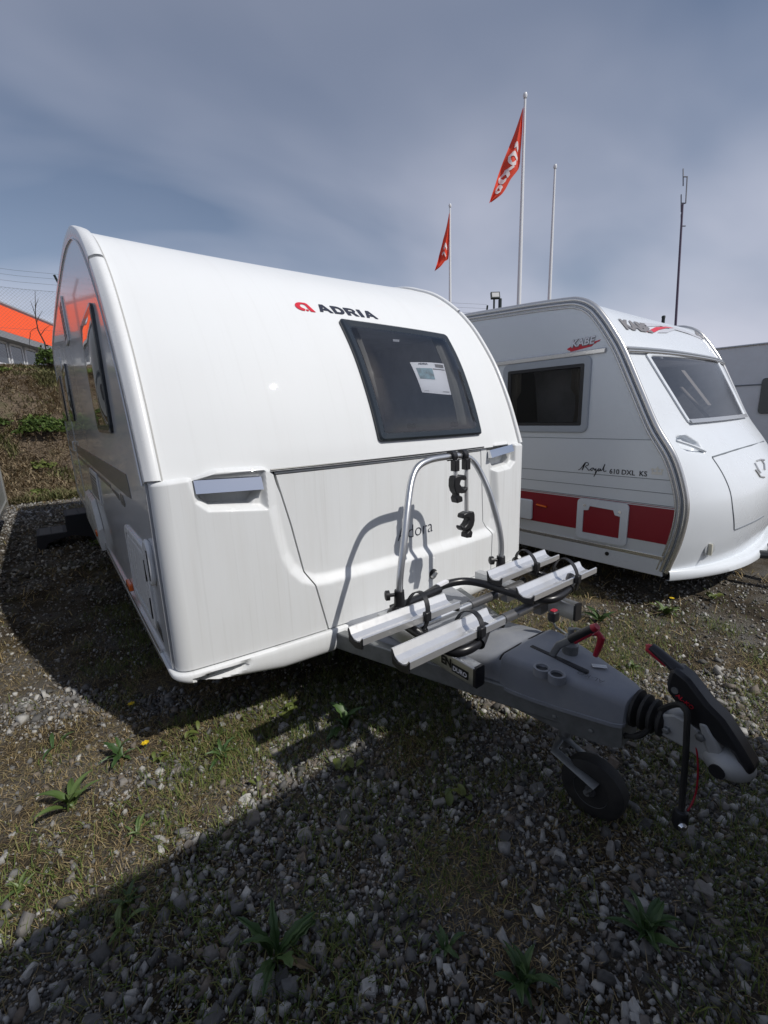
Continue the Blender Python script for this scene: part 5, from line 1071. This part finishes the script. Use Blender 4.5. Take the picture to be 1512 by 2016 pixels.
for (xa, ya, za), (xb, yb3, zb3) in zip(tops, tops[1:]):
    L = math.hypot(xb-xa, yb3-ya); A = Vector((xa, ya, za)); B = Vector((xb, yb3, zb3)); sp_ = .085
    for s_ in (1, -1):
        k = -FH
        while k < L+FH:
            # wire from bottom at k to top at k+s*FH, clipped to the bay
            a0, a1 = (k, k+FH) if s_ > 0 else (k+FH, k); t0, t1 = 0.0, 1.0; d_ = a1-a0
            lo, hi = sorted(((0-a0)/d_, (L-a0)/d_)); t0, t1 = max(0, lo), min(1, hi)
            if t1 > t0:
                p = A.lerp(B, (a0+d_*t0)/L)+Vector((0,0,FH*t0+.02)); q = A.lerp(B, (a0+d_*t1)/L)+Vector((0,0,FH*t1+.02)); mbm.tube([p, q], .0020, 3, cap=False)
            k += sp_
    for h, o in ((FH+.02, 0), (1.0, 0), (FH+.18, -.06), (FH+.32, -.10), (FH+.44, -.13)):
        m_ = A.lerp(B, .5)+Vector((o*.9, o, h-.02)); mbw.tube([A+Vector((o*.9, o, h)), m_, B+Vector((o*.9, o, h))], .0032, 4, cap=False)
o = build('chain_link', mbm, WIREM, fence, smooth=False); o['kind'] = 'stuff'; build('barbed_wire', mbw, WIREM, fence)
# building with the orange roof
bd = np.array([.40, .917]); bn = np.array([-.917, .40]); B0 = np.array([-4.6, 15.6]); BL = 30.0; BD = 4.4
bl = thing('orange_roofed_building', 'long low grey building with an orange metal roof beyond the fence', 'building', (B0[0], B0[1], 3.3))
def bp_(u, v, z): p = B0+bd*u+bn*v; return (p[0], p[1], z)
WALLM = mat('grey cladding', (.30,.31,.33), .7, noise=(2,.4,(.22,.23,.25))); ORANGE = mat('orange roof sheet', (.78,.085,.012), .5, noise=(1.5,.3,(.62,.07,.01))); FRM = mat('white window frame', (.72,.73,.74), .5); PANE = mat('far pane', (.05,.06,.07), .1, coat=.6)
ze, zr_ = 5.38, 7.5
mb = MB(); c4 = [bp_(0,0,2.9), bp_(BL,0,2.9), bp_(BL,BD,2.9), bp_(0,BD,2.9), bp_(0,0,ze), bp_(BL,0,ze), bp_(BL,BD,ze), bp_(0,BD,ze)]; mb.add(c4, [(0,1,5,4),(1,2,6,5),(2,3,7,6),(3,0,4,7)]); mb.add([bp_(0,0,ze), bp_(0,BD,ze), bp_(0,BD*.5,zr_)], [(0,1,2)]); mb.add([bp_(BL,0,ze), bp_(BL,BD,ze), bp_(BL,BD*.5,zr_)], [(0,1,2)]); build('wall', mb, WALLM, bl, smooth=False)
mb = MB(); nr = 210
for k in range(nr):   # ribbed sheet on both slopes
    u0 = -.3+(BL+.6)*k/nr; u1 = -.3+(BL+.6)*(k+1)/nr; um = (u0+u1)/2; h = .05
    for va, vb in ((-.45, BD*.5), (BD+.45, BD*.5)):
        zl_ = ze-.12; mb.add([bp_(u0,va,zl_), bp_(um,va,zl_+h), bp_(u1,va,zl_), bp_(u1,vb,zr_+.02), bp_(um,vb,zr_+.02+h), bp_(u0,vb,zr_+.02)], [(0,1,4,5),(1,2,3,4)])
rf = build('roof', mb, ORANGE, bl, smooth=False)
mb = MB(); mb.tube([bp_(-.3, BD*.5, zr_+.10), bp_(BL+.3, BD*.5, zr_+.10)], .13, 6); build('ridge_cap', mb, WALLM, rf)
mb = MB(); mb.add([bp_(-.3,-.47,ze-.36), bp_(BL+.3,-.47,ze-.36), bp_(BL+.3,-.47,ze-.10), bp_(-.3,-.47,ze-.10), bp_(-.3,0,ze-.36), bp_(BL+.3,0,ze-.36)], [(0,1,2,3),(0,1,5,4)]); build('fascia', mb, WALLM, rf, smooth=False)
for k in range(24):
    u0 = .6+k*1.22
    if u0 > BL-1.4: break
    mb = MB(); za, zb3 = 4.0, 5.0
    for ua, ub, z0_, z1_ in ((u0,u0+.09,za,zb3),(u0+.98,u0+1.07,za,zb3),(u0,u0+1.07,za,za+.09),(u0,u0+1.07,zb3-.09,zb3)):
        mb.add([bp_(ua,-.03,z0_), bp_(ub,-.03,z0_), bp_(ub,-.03,z1_), bp_(ua,-.03,z1_), bp_(ua,.0,z0_), bp_(ub,.0,z0_), bp_(ub,.0,z1_), bp_(ua,.0,z1_)], [(0,1,2,3),(0,4,5,1),(1,5,6,2),(2,6,7,3),(3,7,4,0)])
    w_ = build('window', mb, FRM, bl, smooth=False); mb = MB(); mb.add([bp_(u0+.07,-.012,za+.07), bp_(u0+1.0,-.012,za+.07), bp_(u0+1.0,-.012,zb3-.07), bp_(u0+.07,-.012,zb3-.07)], [(0,1,2,3)]); build('pane', mb, PANE, w_, smooth=False)
# flag poles and flags
POLE = mat('white pole', (.70,.71,.73), .3); FLAG = mat('orange red flag cloth', (.72,.055,.022), .75); FLAGW = mat('white print', (.75,.66,.66), .75)
def pole(px0, py0, D, label):
    tp = at_dist(px0, py0, D); zg = bankz(tp[0], tp[1]); t = thing('flag_pole', label, 'flag pole', (tp[0], tp[1], zg), group='white flag poles behind the caravans')
    mb = MB(); mb.tube([(tp[0], tp[1], zg-.1), (tp[0], tp[1], zg+4), (tp[0], tp[1], tp[2]-.12)], [.10, .085, .045], 12); build('shaft', mb, POLE, t)
    mb = MB(); mb.lathe([(.0,-.1),(.06,-.08),(.085,0),(.06,.08),(.0,.1)], (tp[0], tp[1], tp[2]), (0,0,1), 14); build('ball_finial', mb, POLE, t)
    mb = MB(); mb.tube([(tp[0]-.06, tp[1]-.04, zg+1), (tp[0]-.06, tp[1]-.04, tp[2]-.2)], .008, 5); build('halyard', mb, POLE, t); return tp
def flag(tp, D, hoist, lower, label, strokes):
    """limp flag: hoist edge on the pole, cloth gathered in folds towards its low corner"""
    Q = lambda px, py: at_dist(px, py, D)
    pc = np.array(tp); n_ = np.array([FW[0], FW[1], 0]); n_ /= np.linalg.norm(n_)
    def pl(px, py):
        d = ray(px, py); return CAM+d*(((pc-CAM) @ n_)/(d @ n_))
    t = thing('flag', label, 'flag', tuple(pl(*hoist[0])), group='limp orange red flags')
    H = [pl(*p) for p in catmull(hoist, 6)]; Lw = [pl(*p) for p in catmull(lower, 6)]
    Hs = [H[min(len(H)-1, int(i*(len(H)-1)/24))] for i in range(25)]; Ls = [Lw[min(len(Lw)-1, int(i*(len(Lw)-1)/24))] for i in range(25)]
    def cp(u, v):   # u along the strip from top, v across
        i = min(23.999, u*24); k = int(i); f = i-k; a = Hs[k]*(1-f)+Hs[k+1]*f; b = Ls[k]*(1-f)+Ls[k+1]*f; p = a*(1-v)+b*v
        return p+n_*(.10*math.sin(v*7+u*3)*(v+.15)+.05*math.sin(u*17+v*4)*v)*float(D/20)
    mb = MB(); mb.grid([[cp(u, v) for v in np.linspace(0, 1, 19)] for u in np.linspace(0, 1, 40)]); build('cloth', mb, FLAG, t, angle=180)
    for s_ in strokes:
        mb = MB(); g = []
        C_ = catmull(s_, 5)
        for k, (u, v) in enumerate(C_):
            d = np.array(C_[min(k+1, len(C_)-1)])-np.array(C_[max(k-1, 0)]); d = d/(np.linalg.norm(d)+1e-9); w_ = .045
            g.append([cp(min(1,max(0,u-d[1]*w_*.5)), min(1,max(0,v+d[0]*w_*1.6)))-n_*.02, cp(min(1,max(0,u+d[1]*w_*.5)), min(1,max(0,v-d[0]*w_*1.6)))-n_*.02])
        mb.grid(g); build('white_mark', mb, FLAGW, t, smooth=False)
T1 = pole(1034, 188, 20.5, 'tallest looking white flag pole, carrying the larger orange flag'); T2 = pole(886, 405, 27.5, 'thin white flag pole at left carrying the smaller orange flag'); T3 = pole(1093, 328, 24.5, 'white flag pole without a flag, right of the tallest one')
flag(T1, 20.5, [(1030,212),(1028,260),(1025,300),(1022,330),(1006,352),(990,380),(966,399)], [(1029,214),(1016,255),(1004,285),(992,315),(981,345),(972,372),(964,397)], 'larger limp orange red flag with white writing on the tallest pole',
     [[(.34,.25),(.30,.45),(.33,.62)],[(.43,.2),(.40,.5),(.46,.75),(.52,.5),(.47,.25)],[(.52,.3),(.58,.45),(.62,.7)],[(.66,.25),(.63,.55),(.70,.8),(.74,.5),(.70,.3)],[(.82,.3),(.79,.6),(.85,.7),(.87,.4),(.82,.3)]])
flag(T2, 27.5, [(885,420),(885,450),(884,480),(883,508),(876,514),(868,524),(857,533)], [(884,421),(879,448),(873,470),(868,490),(864,505),(860,520),(856,532)], 'smaller limp orange red flag on the thin pole at left', [[(.42,.3),(.40,.6),(.47,.7)],[(.55,.3),(.52,.6),(.58,.7)]])
# antenna mast
mt = at_dist(1330, 640, 32.0); mtop = at_dist(1347, 340, 32.0); zg = bankz(mt[0], mt[1])
ms = thing('antenna_mast', 'thin dark antenna mast with dipole elements at right', 'antenna', (mt[0], mt[1], zg)); MASTM = mat('dark mast', (.10,.075,.12), .6); DIP = mat('grey dipole', (.20,.21,.24), .6)
base_ = np.array([mt[0], mt[1], zg]); mb = MB(); kk = at_dist(1344, 402, 32.0); mb.tube([base_, mt, kk], [.07, .07, .055], 8); build('mast_tube', mb, MASTM, ms)
mb = MB(); mb.tube([kk, at_dist(1350,400,32), at_dist(1353,348,32)], .035, 6); build('upper_tube', mb, DIP, ms)
for ya, xa, ye in ((348, 1345, (332, 366)), (400, 1341, (383, 417)), (445, 1341, (422, 455))):
    mb = MB(); mb.tube([at_dist(xa, ye[0], 32), at_dist(xa, ye[1], 32)], .03, 6); mb.tube([at_dist(xa, ya, 32), at_dist(xa+9, ya, 32)], .03, 6); build('dipole', mb, DIP, ms)
# flood light on a stub
fl = at_dist(975, 582, 15.5); zg = bankz(fl[0], fl[1]); ft = thing('flood_light', 'square flood light on a short post above the pale caravan roof', 'flood light', (fl[0], fl[1], zg))
mb = MB(); mb.tube([(fl[0]-.05, fl[1], zg), (fl[0]-.05, fl[1], fl[2]-.12)], .03, 8); mb.tube([(fl[0]+.1, fl[1]-.07, zg), (fl[0]+.1, fl[1]-.07, fl[2]-.12)], .02, 8); build('post', mb, POST, ft)
rot = Matrix.Rotation(-yaw, 3, 'Z') @ Matrix.Rotation(-.35, 3, 'X'); mb = MB(); mb.box((fl[0], fl[1], fl[2]), (.29, .08, .22), rot); hd_ = build('lamp_housing', mb, POST, ft, bev=.01)
mb = MB(); mb.box(Vector((fl[0], fl[1], fl[2]))+rot @ Vector((0, -.045, 0)), (.22, .01, .14), rot); build('lamp_glass', mb, mat('lamp reflector', (.55,.55,.54), .3), hd_)
p2 = at_dist(985, 596, 15.5); mb = MB(); mb.tube([(p2[0], p2[1], zg), (p2[0], p2[1], p2[2]+.12)], .045, 8); build('stub_post', mb, POST, ft)
pz = at_dist(1306, 628, 17.0); vp = thing('short_post', 'short dark fence post tip above the pale caravan brow', 'post', (pz[0], pz[1], bankz(pz[0], pz[1]))); mb = MB(); mb.tube([(pz[0], pz[1], bankz(pz[0], pz[1])-.1), (pz[0], pz[1], pz[2]+.06)], .05, 8); mb.lathe([(.06,0),(.05,.05),(.02,.06)], (pz[0], pz[1], pz[2]+.04), (0,0,1), 8); build('shaft', mb, POST, vp)
# shrubs on the bank
def shrub(x, y, r, h, label, n, m, tone):
    z = bankz(x, y); t = thing('shrub', label, 'shrub', (x, y, z)); r_ = random.Random(int(x*100+y*7)); mb = MB()
    for k in range(7):
        a = r_.uniform(0, 2*PI); mb.tube([(x, y, z-.05), (x+math.cos(a)*r*.4, y+math.sin(a)*r*.4, z+h*.5), (x+math.cos(a)*r*.8, y+math.sin(a)*r*.8, z+h*r_.uniform(.6, 1))], [.012, .008, .003], 5)
    build('stems', mb, mat('twig %s' % tone, (.05,.035,.025), .8), t); q = np.random.default_rng(int(abs(x)*1000)+n)
    th = q.uniform(0, 2*PI, n); ph = q.uniform(-.2, 1, n); rr = q.uniform(.35, 1, n)**.5; lob = 1+.35*np.sin(th*3+1)*np.sin(ph*4)
    cx = x+r*rr*lob*np.cos(th)*np.sqrt(np.clip(1-ph**2, .1, 1)); cy2 = y+r*rr*lob*np.sin(th)*np.sqrt(np.clip(1-ph**2, .1, 1)); cz2 = z+h*.35+h*.65*ph*rr*lob
    zmin = np.array([bankz(a, b) for a, b in zip(cx, cy2)])+.03; cz2 = np.maximum(cz2, zmin)
    u = q.normal(size=(n, 3)); u /= np.linalg.norm(u, axis=1)[:, None]; w_ = np.cross(u, q.normal(size=(n, 3))); w_ /= np.linalg.norm(w_, axis=1)[:, None]; s_ = q.uniform(.03, .065, n)[:, None]
    c_ = np.stack([cx, cy2, cz2], 1); V = np.stack([c_-u*s_, c_+w_*s_*.5, c_+u*s_, c_-w_*s_*.5], 1)-np.array([x, y, z]); Fq = (np.array([[0,1,2,3]])[None]+4*np.arange(n)[:, None, None]).reshape(-1, 4)
    o = big_mesh('foliage', V.reshape(-1, 3), Fq, m, np.repeat(q.random(n), 4)); o.parent = t; del o['kind']; return t
LEAFY = blade_mat('shrub leaves', [(.03,.055,.012), (.055,.09,.02), (.11,.16,.035)]); LEAFP = blade_mat('pale shrub leaves', [(.06,.09,.02), (.14,.17,.045), (.09,.12,.03)])
shrub(-.30, 11.35, .5, .42, 'dark green bramble bush halfway up the bank at left', 1500, LEAFY, 'a'); shrub(-1.2, 11.6, .35, .2, 'low green bramble patch left of the bush on the bank', 260, LEAFY, 'b')
shrub(-.45, 10.5, .22, .16, 'small pale green bush low on the bank', 160, LEAFP, 'c'); shrub(-1.3, 13.3, .5, .14, 'grassy pale shrub at the top of the bank below the windows', 700, LEAFP, 'd'); shrub(.12, 13.6, .3, .55, 'leafy climber in front of the building corner on the bank top', 700, LEAFY, 'e'); shrub(-.6, 9.6, .16, .14, 'little green tuft at the foot of the bank', 110, LEAFP, 'f')
sx, sy = -.45, 13.75; sz = bankz(sx, sy); sp2 = thing('bare_sapling', 'thin bare sapling in front of the orange roof', 'sapling', (sx, sy, sz)); mb = MB()
A0 = at_dist(88, 675, 15.6); A1 = at_dist(75, 650, 15.6); A2 = at_dist(70, 625, 15.6); A3 = at_dist(69, 572, 15.6)
mb.tube([(A0[0], A0[1], bankz(A0[0], A0[1])-.05), A0, A1, A2, A3], [.022,.02,.016,.013,.005], 6); build('trunk', mb, mat('bark', (.03,.025,.02), .9), sp2)
for (a, b) in (((70,622),(60,592)),((69,610),(76,588)),((74,645),(58,655)),((72,635),(84,612)),((60,655),(57,690)),((80,660),(98,640))):
    p, q = at_dist(*a, 15.6), at_dist(*b, 15.6); mb = MB(); mb.tube([p, (p+q)/2+np.array([0,0,.03]), q], [.009,.007,.003], 5); build('branch', mb, bpy.data.materials['bark'], sp2)
